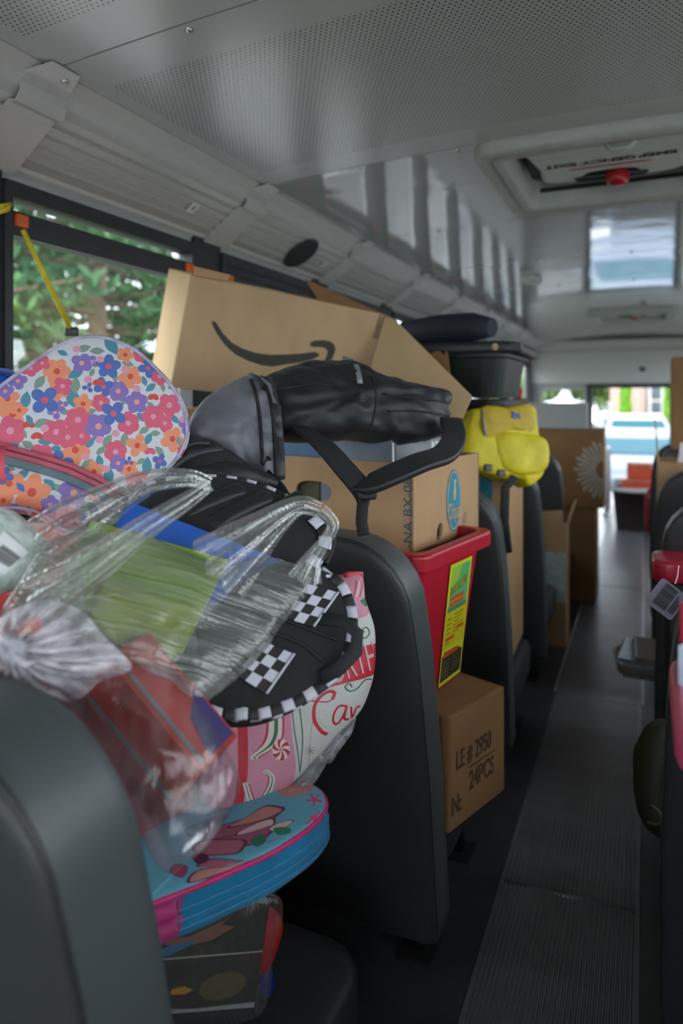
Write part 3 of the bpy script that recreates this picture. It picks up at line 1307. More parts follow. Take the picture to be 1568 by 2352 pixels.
def car(x, y, ang, paint, lab, suv=True):
    """a car facing -y before turning; length along y"""
    c = thing('car', lab, 'car', (x, y, GZ), 'cars in the car park')
    ca, sa = math.cos(ang), math.sin(ang)

    def P(a, b, z):
        return (x + a * ca - b * sa, y + a * sa + b * ca, GZ + z)
    h = 1.62 if suv else 1.45
    # side profile (b along the car, front at negative b)
    prof = [(-2.15, .30), (-2.25, .50), (-2.20, .78), (-2.05, .90), (-1.15, 1.02), (-0.55, h - .14), (-0.2, h), (1.3, h - .02), (1.9, h - .45), (2.15, 1.0), (2.2, .5), (2.1, .28)]
    mb = MB()
    rows = []
    for a, k in ((-.86, 0), (-.90, 1), (-.90, 1), (.90, 1), (.90, 1), (.86, 0)):
        pass
    W_ = [-.80, -.90, -.92, .92, .90, .80]

    def width(b, z, s_):
        w0 = .90 if z < 1.0 else .90 - (z - 1.0) * .42
        return s_ * w0
    lo_ = [(b, z) for b, z in prof]
    k = len(lo_)
    for s_ in (-1, -.55, 0, .55, 1):
        for b, z in lo_:
            mb.v.append(P(width(b, z, s_), b * (1 if abs(s_) < 1 else .985) + (0.06 * s_ * s_ if b < -1.9 else 0), z))
    for r in range(4):
        for i in range(k - 1):
            q = (r * k + i, r * k + i + 1, (r + 1) * k + i + 1, (r + 1) * k + i)
            mb.f.append(q); mb.uv.append([(0, 0)] * 4); mb.m.append(0); mb.sm.append(True)
    for r, rv in ((0, False), (4, True)):
        ids = [r * k + i for i in range(k)]
        mb.f.append(tuple(reversed(ids)) if rv else tuple(ids)); mb.uv.append([(0, 0)] * k); mb.m.append(0); mb.sm.append(False)
    mb.build('body', [paint], c)

    def plate(nm, pts, m, th=.012):
        mb = MB()
        A = [Vector(P(*p)) for p in pts]
        n = (A[1] - A[0]).cross(A[2] - A[0]).normalized()
        mb.quad([a + n * th for a in A])
        mb.quad([a - n * th for a in A][::-1])
        for i in range(len(A)):
            j = (i + 1) % len(A)
            mb.quad([A[i] - n * th, A[j] - n * th, A[j] + n * th, A[i] + n * th])
        return mb.build(nm, [m], c)
    plate('windscreen', [(-.74, -1.08, 1.05), (.74, -1.08, 1.05), (.62, -.58, h - .15), (-.62, -.58, h - .15)], car_glass, .02)
    for s_ in (-1, 1):
        plate('side_window', [(s_ * .90, -.75, 1.06), (s_ * .90, 1.5, 1.06), (s_ * .72, 1.25, h - .12), (s_ * .72, -.35, h - .12)], car_glass, .02)
        plate('headlamp', [(s_ * .84, -2.17, .68), (s_ * .50, -2.235, .68), (s_ * .50, -2.2, .80), (s_ * .84, -2.13, .82)], lamp_m, .02)
        mb = MB()
        mb.pillow(Frame(P(s_ * 1.0, -.72, 1.05), (1, 0, 0), (0, 0, 1)), rrect(.2, .13, .05), .05, .05, 5)
        mb.build('mirror', [paint], c)
        for b in (-1.42, 1.38):
            mb = MB()
            o_ = Vector(P(s_ * .80, b, .33))
            ax = Vector((ca, sa, 0)) * s_
            u_ = Vector((-sa, ca, 0))
            mb.lathe([(.0, .06), (.2, .07), (.22, .10), (.31, .11), (.33, .08), (.33, -.08)], o_, 20, 0, Frame(o_, u_ if s_ > 0 else -u_, (0, 0, 1)))
            mb.build('wheel', [tyre_m], c)
    plate('grille', [(-.42, -2.275, .50), (.42, -2.275, .50), (.42, -2.235, .72), (-.42, -2.235, .72)], black_pl, .015)
    plate('bumper', [(-.84, -2.27, .30), (.84, -2.27, .30), (.84, -2.27, .46), (-.84, -2.27, .46)], black_pl, .02)
    return c


car(-0.25, 20.5, 0.12, mat('white_car_paint', (0.34, 0.36, 0.39), 0.25, var=0.01), 'white car parked behind, its pale roof under the building')
car(-0.15, 14.6, 0.05, mat('silver_blue_car_paint', (0.085, 0.115, 0.16), 0.3, var=0.01), 'silver blue car facing the open rear door', False)
car(-4.6, 22.0, 0.1, mat('dark_blue_car_paint', (0.012, 0.02, 0.06), 0.25, var=0.01), 'dark blue car at the left of the car park', False)

# right of the bus: what the ceiling mirrors through the windows
for k, (x, y, h, lab) in enumerate(((9, 5, 7, 'leafy tree on the right side of the bus'), (12, 14, 8, 'second leafy tree on the right side of the bus'))):
    pass
# ------------------------------------------------------------------ soft bodies that can carry prints
class Soft:
    def __init__(s, fr, out, front, back, pf=2.6, rim=0.0, wr=0.0, wf=9.0, seed=0.0, rings=16, bend=None):
        k = len(out)
        area = sum(out[i][0] * out[(i + 1) % k][1] - out[(i + 1) % k][0] * out[i][1] for i in range(k))
        s.out = out[::-1] if area < 0 else list(out)
        s.fr, s.front, s.back, s.pf, s.rim, s.wr, s.wf, s.seed, s.rings, s.bend = fr, front, back, pf, rim, wr, wf, seed, rings, bend
        s.cu = sum(p[0] for p in out) / k
        s.cv = sum(p[1] for p in out) / k

    def noise(s, u, v, n):
        if not s.wr:
            return 0.0
        return s.wr * mnoise.fractal(Vector((u * s.wf + s.seed, v * s.wf - s.seed, n * s.wf * .7)), 1.0, 2.0, 3)

    def n(s, u, v):
        du, dv = u - s.cu, v - s.cv
        L = math.hypot(du, dv)
        if L < 1e-6:
            q = 0.0
        else:
            best = 1e9
            k = len(s.out)
            for i in range(k):
                a, b = s.out[i], s.out[(i + 1) % k]
                ax, ay, bx, by = a[0] - s.cu, a[1] - s.cv, b[0] - s.cu, b[1] - s.cv
                ex, ey = bx - ax, by - ay
                den = du * ey - dv * ex
                if abs(den) < 1e-12:
                    continue
                t = (ax * ey - ay * ex) / den
                w_ = (ax * dv - ay * du) / den
                if t > 0 and -1e-6 <= w_ <= 1 + 1e-6:
                    best = min(best, t)
            q = min(1.0 / best, 1.0) if best < 1e8 else 0.0
        c = q ** (s.pf / 2)
        h = s.front * max(1 - c * c, 0.0) ** (1.0 / s.pf) + s.rim
        return h + s.noise(u, v, h)

    def P(s, u, v, off=0.0):
        n = s.n(u, v) + off
        if s.bend:
            return s.fr.p(*s.bend(u, v, n))
        return s.fr.p(u, v, n)

    def px(s, px, py, off=0.0):
        """surface point seen near a pixel: meet the base plane, then step to the plane of the swelling there"""
        u, v = s.fr.uv(px, py)
        for _ in range(4):
            f2 = s.fr.moved(s.n(u, v))
            u, v = f2.uv(px, py)
        return s.P(u, v, off)

    def pxuv(s, px, py):
        u, v = s.fr.uv(px, py)
        for _ in range(4):
            u, v = s.fr.moved(s.n(u, v)).uv(px, py)
        return u, v

    def fill(s, mb, m=0, mb2=None, uvb=None):
        mb.pillow(s.fr, s.out, s.front, s.back, s.rings, m, s.pf, s.wr, s.wf, s.seed, 0.0, s.bend, mb2, s.rim, uvb)

    def box(s):
        us = [p[0] for p in s.out]
        vv = [p[1] for p in s.out]
        return (min(us), min(vv), max(us) - min(us), max(vv) - min(vv))

    def tx(s, px, py):
        u, v = s.pxuv(px, py)
        b = s.box()
        return ((u - b[0]) / b[2], (v - b[1]) / b[3])

    def path(s, pts, n=40, off=0.0):
        return [s.px(p[0], p[1], off) for p in smooth_open([list(p) for p in pts], n)]


def soft_px(fr, pts, front, back, n=96, **kw):
    g_ = fr.moved(kw.get('rim', 0.0) + 0.35 * front)
    return Soft(fr, smooth_closed([g_.uv(*p) for p in pts], n), front, back, **kw)


# ------------------------------------------------------------------ seats
vinyl = mat('charcoal_seat_vinyl', (0.034, 0.037, 0.040), 0.46, var=0.03, vscale=6, bump=0.25, bscale=420, spec=0.5)
vinyl_lit = mat('seat_boxing_lit_vinyl', (0.062, 0.074, 0.078), 0.42, var=0.03, vscale=6, bump=0.25, bscale=420, spec=0.5)  # light falling on the boxing strip is put into this paler colour
seat_seam = mat('seat_welt', (0.02, 0.022, 0.024), 0.5)
steel_dark = mat('dark_painted_steel', (0.03, 0.03, 0.032), 0.4, metal=0.3)
SX = -0.825
SB = 1.185                         # rear face of the second left seat at cushion height


def seat_lean(z):
    return -0.17 * (z - 0.3)


def make_seat(label, group):
    t_ = thing('bus_seat', label, 'seat', (SX, SB, 0.0), group)
    fr = Frame((SX, SB + 0.055, 0), (1, 0, 0), (0, 0, 1))      # n = -y, towards the camera

    def bend(u, v, n):
        return (u, v, n - seat_lean(v))
    tp = 0.016
    hw = 0.475
    out = [(-hw, 0.12), (-hw, 0.45), (-hw + tp * .5, 0.68), (-hw + tp, 0.765)]
    r = 0.125
    for i in range(1, 9):
        a = math.pi - math.pi / 2 * i / 8
        out.append((-hw + tp + r + r * math.cos(a), 0.765 + r * math.sin(a)))
    out += [(-0.2, 0.893), (0.0, 0.894), (0.2, 0.893)]
    right = [(-u, v) for u, v in out[:-1][::-1] if u < -0.21]
    out = [p for p in out if p[0] <= 0.21] + right
    out = even([list(p) for p in out] + [[0.0, 0.115]], 110, True)
    sf = Soft(fr, out, 0.022, 0.03, 5.0, 0.036, 0.0015, 3.0, 1.0, 14, bend)
    mb = MB()
    sf.fill(mb, 0, 1)
    mb.build('backrest', [vinyl, vinyl_lit], t_)
    mb = MB()
    path = [fr.p(*bend(p[0] * .992, p[1], 0.0375)) for p in sf.out if p[1] > 0.15]
    j = max(range(len(sf.out)), key=lambda i: 0)
    ids = [i for i in range(len(sf.out)) if sf.out[i][1] > 0.15]
    # start the welt where the outline leaves the bottom edge
    st = next(i for i in ids if sf.out[i - 1][1] <= 0.15)
    path = [fr.p(*bend(sf.out[(st + q) % len(sf.out)][0] * .996, sf.out[(st + q) % len(sf.out)][1], 0.0395)) for q in range(len(ids))]
    mb.tube(path, 0.0035, 6)
    mb.build('welt', [seat_seam], t_)
    mb = MB()
    cf = Frame((SX, SB + 0.34, 0.24), (1, 0, 0), (0, 1, 0))
    mb.pillow(cf, even([list(p) for p in rrect(0.93, 0.40, 0.06)], 80, True), 0.03, 0.02, 8, 0, 4.5, rim=0.035)
    mb.build('seat_cushion', [vinyl], t_)
    for sx in (-0.40, 0.40):
        mb = MB()
        x = SX + sx
        mb.tube([(x, SB + 0.17, 0.005), (x, SB + 0.15, 0.19), (x, SB + 0.46, 0.19), (x, SB + 0.50, 0.005)], 0.014, 8)
        mb.build('leg', [steel_dark], t_)
        for ya, yb in ((0.13, 0.21), (0.46, 0.54)):
            mb = MB()
            mb.box((x - 0.035, SB + ya, 0.0), (x + 0.035, SB + yb, 0.007))
            mb.build('foot_plate', [steel_dark], t_)
    return t_


seat0 = make_seat('charcoal bus seat whose back rises in the middle, in front of the red tote', 'left row of seats')
PITCH = 0.75
LL = {-1: 'nearest charcoal seat back, blurred, filling the bottom left corner', 1: 'charcoal seat behind the red tote, under the yellow backpack', 2: 'charcoal seat just beyond the yellow backpack on the left', 3: 'last visible left seat, with the open brown carton behind it'}
for k, lb in LL.items():
    copy_tree(seat0, (SX - (0.024 if k == -1 else 0), SB + PITCH * k, 0), lb, 'left row of seats')
RL = {-1: 'near right seat at the bottom right corner, only a dark shiny edge showing', 0: 'right seat carrying the red lidded tub', 1: 'right seat with the stack of notebooks on its cushion', 2: 'third right seat along the aisle edge, behind the notebooks', 3: 'right seat below the tall brown box', 4: 'right seat beyond the tall brown box, near the trash bin'}
for k, lb in RL.items():
    copy_tree(seat0, (SX + 1.325, SB + PITCH * k, 0), lb, 'right row of seats')
# ------------------------------------------------------------------ cardboard and plastic boxes
card = mat('brown_cardboard', (0.40, 0.245, 0.125), 0.85, var=0.025, vscale=14, bump=0.1, bscale=300, stretch=(1, 1, 0.3))
card_pale = mat('pale_cardboard', (0.46, 0.31, 0.17), 0.85, var=0.025, vscale=14, bump=0.1, bscale=300, stretch=(1, 1, 0.3))
card_dark = mat('dark_brown_cardboard', (0.23, 0.115, 0.045), 0.88, var=0.04, vscale=9, bump=0.1, bscale=300)
card_edge = mat('torn_card_edge', (0.30, 0.19, 0.11), 0.95, var=0.1, vscale=80, bump=0.4)
ink_dark = mat('dark_box_ink', (0.045, 0.043, 0.035), 0.8, var=0.04)
ink_brown = mat('brown_box_ink', (0.07, 0.035, 0.018), 0.85, var=0.05)
ink_teal = mat('teal_box_ink', (0.015, 0.20, 0.28), 0.7, var=0.04)
ink_navy = mat('navy_box_ink', (0.03, 0.09, 0.16), 0.8, var=0.04)
red_tub = mat('red_tote_plastic', (0.42, 0.012, 0.028), 0.34, var=0.03, spec=0.5)
green_tub = mat('dark_green_tote_plastic', (0.010, 0.015, 0.014), 0.45, var=0.05, spec=0.3)
paper_w = mat('white_paper', (0.70, 0.72, 0.75), 0.8, var=0.01)


class Carton:
    """open or closed carton in frame fr (u along front, v up, n out of the front face towards the viewer)"""

    def __init__(s, fr, w_, h, d, m, parent, th=0.005, closed=True, skip=()):
        s.fr, s.w, s.h, s.d = fr, w_, h, d
        mb = MB()
        mb.box((0, 0, -th), (w_, h, 0), 0, fr)                      # front
        mb.box((0, 0, -d), (w_, h, -d + th), 0, fr)                 # rear
        mb.box((0, 0, -d + th), (th, h, -th), 0, fr)
        mb.box((w_ - th, 0, -d + th), (w_, h, -th), 0, fr)
        mb.box((th, 0, -d + th), (w_ - th, th, -th), 0, fr)
        if closed:
            mb.box((th, h - th, -d + th), (w_ - th, h, -th), 0, fr)
        s.o = bevel(mb.build('body', [m], parent), 0.002, 1)

    def side(s):
        """frame of the right hand end face, origin at its lower front corner"""
        f = s.fr
        return Frame(f.p(s.w, 0, 0), -f.n, f.v)


def flap(fr, pts, m, parent, name='flap', th=0.005):
    mb = MB()
    mb.prism(pts, fr, -th, 0)
    return bevel(mb.build(name, [m], parent), 0.0015, 1)


def decal(fr, pts, m, parent, name, n=0.0004, th=0.0006):
    mb = MB()
    mb.prism(pts, fr, n, n + th)
    return mb.build(name, [m], parent)


# --- big carton with the smile print, tipped over behind the backpacks
TL = at(440, 630, 1.70)
TR = at(882, 722, 2.00)
BLq = at(392, 890, 1.742)
fU = (TR - TL).normalized()
fV = -(BLq - TL)
fr0 = Frame(BLq, TR - TL, fV)
sb = thing('smile_box', 'large brown carton with a black smile arrow, tipped behind the backpacks', 'cardboard box', BLq + Vector((0.1, 0.1, 0)))
SW, SH = (TR - TL).length, fV.length
ct = Carton(fr0, SW, SH, 0.21, card_pale, sb, closed=False)
sm_up = [(486, 735), (497, 742), (512, 766), (532, 787), (556, 800), (585, 810), (620, 815), (655, 814), (690, 812), (722, 808), (732, 812)]
sm_lo = [(732, 818), (716, 826), (690, 832), (655, 837), (625, 842), (600, 839), (570, 829), (540, 814), (515, 791), (497, 765), (488, 747)]
decal(fr0, [fr0.uv(*p) for p in (sm_lo[::-1] + sm_up[::-1])], ink_dark, sb, 'smile_print')
ah = [(712, 787), (723, 782), (743, 781), (757, 784), (767, 791), (770, 803), (764, 820), (755, 834), (742, 834), (750, 818), (752, 806), (747, 800), (738, 797), (724, 797), (712, 795)]
decal(fr0, [fr0.uv(*p) for p in ah[::-1]], ink_dark, sb, 'arrow_print')
# torn corner tape and folds
for q in ([(872, 722), (884, 722), (866, 778), (856, 776)], [(886, 722), (904, 736), (888, 772), (870, 778)]):
    decal(fr0, [fr0.uv(*p) for p in q[::-1]], card_edge, sb, 'torn_tape', 0.001, 0.003)
# end flap swung out to the right
f1 = frame3((884, 728, 2.0), (1085, 912, 1.80), (842, 872, 1.90))
pts = [f1.uv(*p) for p in ((884, 728), (908, 736), (1085, 912), (1040, 1008), (950, 1020), (842, 880))]
flap(f1, pts[::-1], card_pale, sb, 'end_flap')
# rear flaps standing up by the trim
f2 = frame3((700, 642, 2.02), (905, 734, 2.10), (735, 700, 2.0))
flap(f2, [f2.uv(*p) for p in ((700, 642), (905, 734), (890, 745), (735, 700))], card_dark, sb, 'rear_flap')
f3 = frame3((445, 618, 1.70), (525, 636, 1.74), (445, 634, 1.70))
flap(f3, [f3.uv(*p) for p in ((445, 612), (530, 632), (520, 646), (446, 634))], card, sb, 'top_flap')

# the carton it stands on
q0 = at(372, 905, 1.66)
cb = thing('carton', 'brown carton mostly hidden under the left end of the smile box', 'cardboard box', (-1.08, 1.55, 0.33))
Carton(Frame((-1.27, 1.44, 0.31), (1, 0.12, 0), (0, 0, 1)), 0.36, 0.80, 0.20, card_dark, cb)

# --- red tote under the banana box, label on its aisle side
ang = math.radians(11)
sd = Vector((math.sin(ang), math.cos(ang), 0))                # along the aisle side, away from the camera
sn = Vector((math.cos(ang), -math.sin(ang), 0))              # out to the aisle
lipn = Vector((-0.392, 1.245, 0.0))
rt = thing('red_tote', 'red plastic tote with a yellow and green label, holding a banana box', 'storage tote', (lipn.x - .2, lipn.y + .12, 0.52))


def tote(parent, p, sd, sn, L, W, z0, z1, m, taper=0.035, lip=0.022, liph=0.034, r=0.035, wall=True):
    """open tote: p is the near aisle-side corner of the rim seen from above"""
    c = Vector((p.x, p.y, 0)) + sd * (L / 2) - sn * (W / 2)
    prof = [(L / 2 - taper, W / 2 - taper, z0), (L / 2 - taper * .9, W / 2 - taper * .9, z0), (L / 2, W / 2, z1 - liph), (L / 2 + lip, W / 2 + lip, z1 - liph), (L / 2 + lip, W / 2 + lip, z1 - 0.004), (L / 2 + lip - .004, W / 2 + lip - .004, z1), (L / 2 - .002, W / 2 - .002, z1), (L / 2 - taper * .9, W / 2 - taper * .9, z0 + .006), (0.01, 0.01, z0 + .006)]
    mb = MB()
    rows = []
    for a, b, z in prof:
        P = rrect(2 * a, 2 * b, min(r, a * .9, b * .9), 5)
        rows.append([c + sd * q[0] - sn * q[1] + Vector((0, 0, z)) for q in P])
    kk = len(rows[0])
    for rw in rows:
        mb.v += [tuple(q) for q in rw]
    for j in range(len(rows) - 1):
        for i in range(kk):
            i2 = (i + 1) % kk
            mb.f.append((j * kk + i2, j * kk + i, (j + 1) * kk + i, (j + 1) * kk + i2))
            mb.uv.append([(0, 0)] * 4); mb.m.append(0); mb.sm.append(False)
    mb.f.append(tuple(range(kk))); mb.uv.append([(0, 0)] * kk); mb.m.append(0); mb.sm.append(False)
    o = mb.build('body', [m], parent)
    bevel(o, 0.004, 2)
    return o


TW, TLn = 0.42, 0.30
tote(rt, lipn, sd, sn, TLn, TW, 0.525, 0.842, red_tub)
# the label: a sheet stuck on the sloping aisle side
slope = 0.0315 / (0.842 - 0.034 - 0.525)
lf = Frame(Vector((lipn.x, lipn.y, 0.808)) + sn * 0.002, sd, Vector((0, 0, 1)) + sn * slope)
yel = (0.62, 0.55, 0.01)
lc = Canvas(200, 560, (0.60, 0.62, 0.02))
lc.poly([(.09, .60), (.93, .60), (.93, .97), (.09, .97)], (0.10, 0.42, 0.14))
lc.poly([(.09, .78), (.09, .97), (.55, .97), (.45, .86)], (0.30, 0.52, 0.06))
lc.poly([(.07, .60), (.93, .60), (.93, .64), (.07, .64)], (0.06, 0.22, 0.10))
for k in range(2):
    lc.poly([(.12, .645 + .045 * k), (.78, .645 + .045 * k), (.78, .68 + .045 * k), (.12, .68 + .045 * k)], (0.55, 0.10, 0.02))
lc.poly([(.03, .30), (.97, .30), (.97, .60), (.03, .60)], (0.55, 0.48, 0.01))
for k in range(6):
    lc.line([(.42, .56 - .03 * k), (.86 - .1 * (k % 3), .56 - .03 * k)], .022, (0.10, 0.09, 0.01))
    lc.line([(.12, .54 - .04 * k), (.30, .54 - .04 * k)], .03, (0.35, 0.06, 0.01) if k < 3 else (0.15, 0.13, 0.02))
lc.poly([(.10, .36), (.50, .36), (.50, .39), (.10, .39)], (0.55, 0.06, 0.02))
lc.poly([(.60, .42), (.90, .42), (.90, .45), (.60, .45)], (0.55, 0.06, 0.02))
lc.poly([(.04, .03), (.96, .03), (.96, .22), (.60, .27), (.04, .25)], (0.03, 0.028, 0.02))
lc.poly([(.10, .225), (.75, .225), (.80, .26), (.10, .28)], (0.45, 0.08, 0.02))
for k in range(5):
    lc.line([(.10, .19 - .03 * k), (.42, .19 - .03 * k)], .018, (0.22, 0.22, 0.05))
    lc.line([(.52, .20 - .03 * k), (.90, .20 - .03 * k)], .012, (0.20, 0.20, 0.08))
lab_m = lc.material('tote_label_print', 0.45, 0.0)
LQ = [lf.uv(*p) for p in ((1014, 1612), (1064, 1566), (1078, 1290), (1022, 1317))]
u0 = sum(q[0] for q in LQ) / 4
lh, lv0, lw, u0 = 0.262, -0.277, 0.106, 0.188
mb = MB()
g0 = (u0 - lw / 2, lv0)
mb.quad([lf.p(g0[0], lv0, .001), lf.p(g0[0] + lw, lv0, .001), lf.p(g0[0] + lw, lv0 + lh, .001), lf.p(g0[0], lv0 + lh, .001)], [(0, 0), (1, 0), (1, 1), (0, 1)])
lbo = mb.build('label', [lab_m], rt)
lbo['label'] = 'yellow and green printed label'
text_part('STUFF-A-BUS', Frame(lf.p(u0 - .004, lv0 + lh * .80, .0012), lf.u + lf.v * 0.22, lf.v), 0.0215, black_print, lbo, 'lettering', 0.62, bold=.0012)
text_part('STUFF-A-BUS', Frame(lf.p(u0 - .0045, lv0 + lh * .803, .0016), lf.u + lf.v * 0.22, lf.v), 0.0215, mat('label_yellow', (0.75, 0.60, 0.02), 0.5), lbo, 'lettering', 0.62)

# --- banana box standing in the tote
bx = Vector((-0.437, 1.337, 0))
bx = CAM + ray(946, 1080) * 1.40
BZ0, BZ1 = 0.815, 1.003
bf = Frame((bx.x, bx.y, BZ0), -Vector((math.cos(math.radians(-9)), math.sin(math.radians(-9)), 0)), (0, 0, 1))
# front face runs to the left; use a frame whose u points right instead
BL_ = 0.45
side_dir = Vector((math.sin(ang), math.cos(ang), 0))
fr_front = Frame(Vector((bx.x, bx.y, BZ0)) - sn * BL_, sn, (0, 0, 1))
bb = thing('banana_box', 'brown banana box with a teal oval emblem, full of books', 'cardboard box', fr_front.p(BL_ / 2, 0, -0.15), 'banana boxes')
BD = 0.335
mb = MB()
th = 0.006
hh = BZ1 - BZ0
slot = [fr_front.uv(*p) for p in smooth_closed([(680, 1118), (690, 1107), (716, 1104), (745, 1110), (760, 1124), (757, 1145), (740, 1151), (705, 1149), (684, 1140)], 24)]


def plate_with_hole(mb, fr, w_, h, hole, th, m=0):
    """flat board with one rounded hole, filled between the two outlines"""
    k = len(hole)
    cu = sum(p[0] for p in hole) / k
    cv = sum(p[1] for p in hole) / k
    ar = sum(hole[i][0] * hole[(i + 1) % k][1] - hole[(i + 1) % k][0] * hole[i][1] for i in range(k))
    if ar < 0:
        hole = hole[::-1]

    def edge(p):
        dx, dy = p[0] - cu, p[1] - cv
        t = min([(w_ - cu) / dx if dx > 0 else (-cu / dx if dx < 0 else 1e9), (h - cv) / dy if dy > 0 else (-cv / dy if dy < 0 else 1e9)])
        return (cu + dx * t, cv + dy * t)
    E = [edge(p) for p in hole]
    corners = [(0, 0), (w_, 0), (w_, h), (0, h)]
    for n_, fl in ((0, False), (-th, True)):
        for i in range(k):
            j = (i + 1) % k
            poly = [hole[i], E[i]]
            for c in corners:
                a0 = math.atan2(E[i][1] - cv, E[i][0] - cu)
                a1 = math.atan2(E[j][1] - cv, E[j][0] - cu)
                ac = math.atan2(c[1] - cv, c[0] - cu)
                if (ac - a0) % (2 * math.pi) < (a1 - a0) % (2 * math.pi) and (ac - a0) % (2 * math.pi) > 1e-9:
                    poly.append(c)
            poly += [E[j], hole[j]]
            P = [fr.p(q[0], q[1], n_) for q in poly]
            mb.quad(P[::-1] if fl else P, None, m)
    for i in range(k):
        j = (i + 1) % k
        mb.quad([fr.p(*hole[j], 0), fr.p(*hole[i], 0), fr.p(*hole[i], -th), fr.p(*hole[j], -th)], None, m)
    for a, b in zip(corners, corners[1:] + corners[:1]):
        mb.quad([fr.p(*a, -th), fr.p(*b, -th), fr.p(*b, 0), fr.p(*a, 0)], None, m)


plate_with_hole(mb, fr_front, BL_, hh, slot, th)
fs = Frame(fr_front.p(BL_, 0, 0), side_dir, (0, 0, 1))       # aisle side, u away from the camera
hole1 = [fs.uv(*p) for p in smooth_closed([(1003, 1222), (1007, 1206), (1012, 1199), (1016, 1205), (1015, 1224), (1009, 1240), (1004, 1243)], 16)]
plate_with_hole(mb, fs, BD, hh, hole1, th)
mb.box((0, 0, -BD), (BL_, hh, -BD + th), 0, fr_front)
mb.box((0, 0, -BD), (th, hh, 0), 0, fr_front)
mb.box((0, 0, -BD), (BL_, th, 0), 0, fr_front)
mb.build('body', [card], bb)
decal(fs, [fs.uv(*p) for p in smooth_closed([(1062, 1198), (1066, 1178), (1070, 1178), (1069, 1202), (1064, 1216)], 14)], card_edge, bb, 'finger_hole')
ov = [fs.uv(*p) for p in ((1024, 1150), (1058, 1140), (1040, 1077), (1043, 1220))]
ocu, ocv = fs.uv(1041, 1149)
orx = (fs.uv(1057, 1149)[0] - fs.uv(1024, 1149)[0]) / 2
ory = (fs.uv(1041, 1078)[1] - fs.uv(1041, 1220)[1]) / 2
pale_ink = mat('pale_emblem_ink', (0.50, 0.40, 0.26), 0.8)


def ell(f, n=40):
    return [(ocu + orx * f * math.cos(2 * math.pi * i / n), ocv + ory * (1 - (1 - f) * orx / ory) * math.sin(2 * math.pi * i / n)) for i in range(n)]


em = decal(fs, ell(1.0), ink_teal, bb, 'emblem', 0.0004)
decal(fs, ell(0.90), pale_ink, em, 'emblem_ring', 0.0011)
decal(fs, ell(0.80), ink_teal, em, 'emblem_field', 0.0018)
text_part('Chiquita', Frame(fs.p(ocu, ocv - ory * .35, 0.0026), fs.u, fs.v), 0.052, pale_ink, em, 'lettering', 0.36, bold=.0006)
# the little standing figure above the name is reduced to a plain plume mark
decal(fs, [(ocu - .004, ocv + ory * .02), (ocu + .003, ocv + ory * .0), (ocu + .007, ocv + ory * .25), (ocu + .004, ocv + ory * .5), (ocu + .009, ocv + ory * .66), (ocu - .005, ocv + ory * .68), (ocu - .001, ocv + ory * .45), (ocu - .007, ocv + ory * .25)], pale_ink, em, 'emblem_plume', 0.0026)
# lettering up the corner
tf_ = Frame(fr_front.p(BL_ - 0.008, hh * .42, 0.0006), (0, 0, 1), -sn)
text_part('L-NA BX-08', tf_, 0.030, ink_navy, bb, 'lettering', 1.05)

# books standing in it
blue_bk = mat('blue_binder_cover', (0.035, 0.10, 0.22), 0.5)
bluegrey = mat('blue_grey_binder_cover', (0.12, 0.15, 0.20), 0.45)
brown_bk = mat('brown_book_cover', (0.10, 0.05, 0.035), 0.6)
bw = fr_front


def book(name, lab, cat_, u0, u1, n0, n1, z1, mcov, grp=None, tilt=0.0, zb=None):
    t_ = thing(name, lab, cat_, bw.p((u0 + u1) / 2, th, (n0 + n1) / 2), grp)
    f = Frame(bw.p(u0, 0.008, n0), bw.u + bw.v * tilt, bw.v - bw.u * tilt)
    W, N, H = u1 - u0, n1 - n0, z1
    mb = MB()
    c = 0.002
    mb.box((0, 0, 0), (W, H, c), 0, f)
    mb.box((0, 0, N - c), (W, H, N), 0, f)
    mb.box((0, 0, c), (c, H, N - c), 0, f)
    mb.build('cover', [mcov], t_)
    mb = MB()
    mb.box((c, 0.003, c), (W - 0.004, H - 0.004, N - c), 0, f)
    mb.build('pages', [paper_w], t_)
    return t_


book('binder', 'blue binder in the banana box, left under the black backpack', 'binder', 0.02, 0.20, -0.075, -0.035, 0.225, blue_bk)
book('book', 'dark olive book added in the banana box to darken its hand hole', 'book', 0.012, 0.205, -0.032, -0.010, 0.165, mat('olive_hole_shade', (.045, .040, .008), .6))  # made-up book, its dark cover stands in for shade inside the hand hole
book('binder', 'blue grey binder in the banana box, middle under the backpack', 'binder', 0.212, 0.40, -0.030, -0.010, 0.232, bluegrey, None, 0.02)
for i in range(5):
    book('book', 'white book, %s of five from the camera, at the aisle end of the banana box' % ('first', 'second', 'third', 'fourth', 'fifth')[i], 'book', 0.24, 0.435, -0.115 - 0.024 * i - 0.022, -0.115 - 0.024 * i, 0.222 - 0.002 * (i % 2), paper_w if i < 3 else mat('pale_book_cover', (0.55, 0.57, 0.6), 0.6), 'white books in the banana box')
book('book', 'dark brown book beside the white ones in the banana box', 'book', 0.20, 0.436, -0.270, -0.246, 0.225, brown_bk)

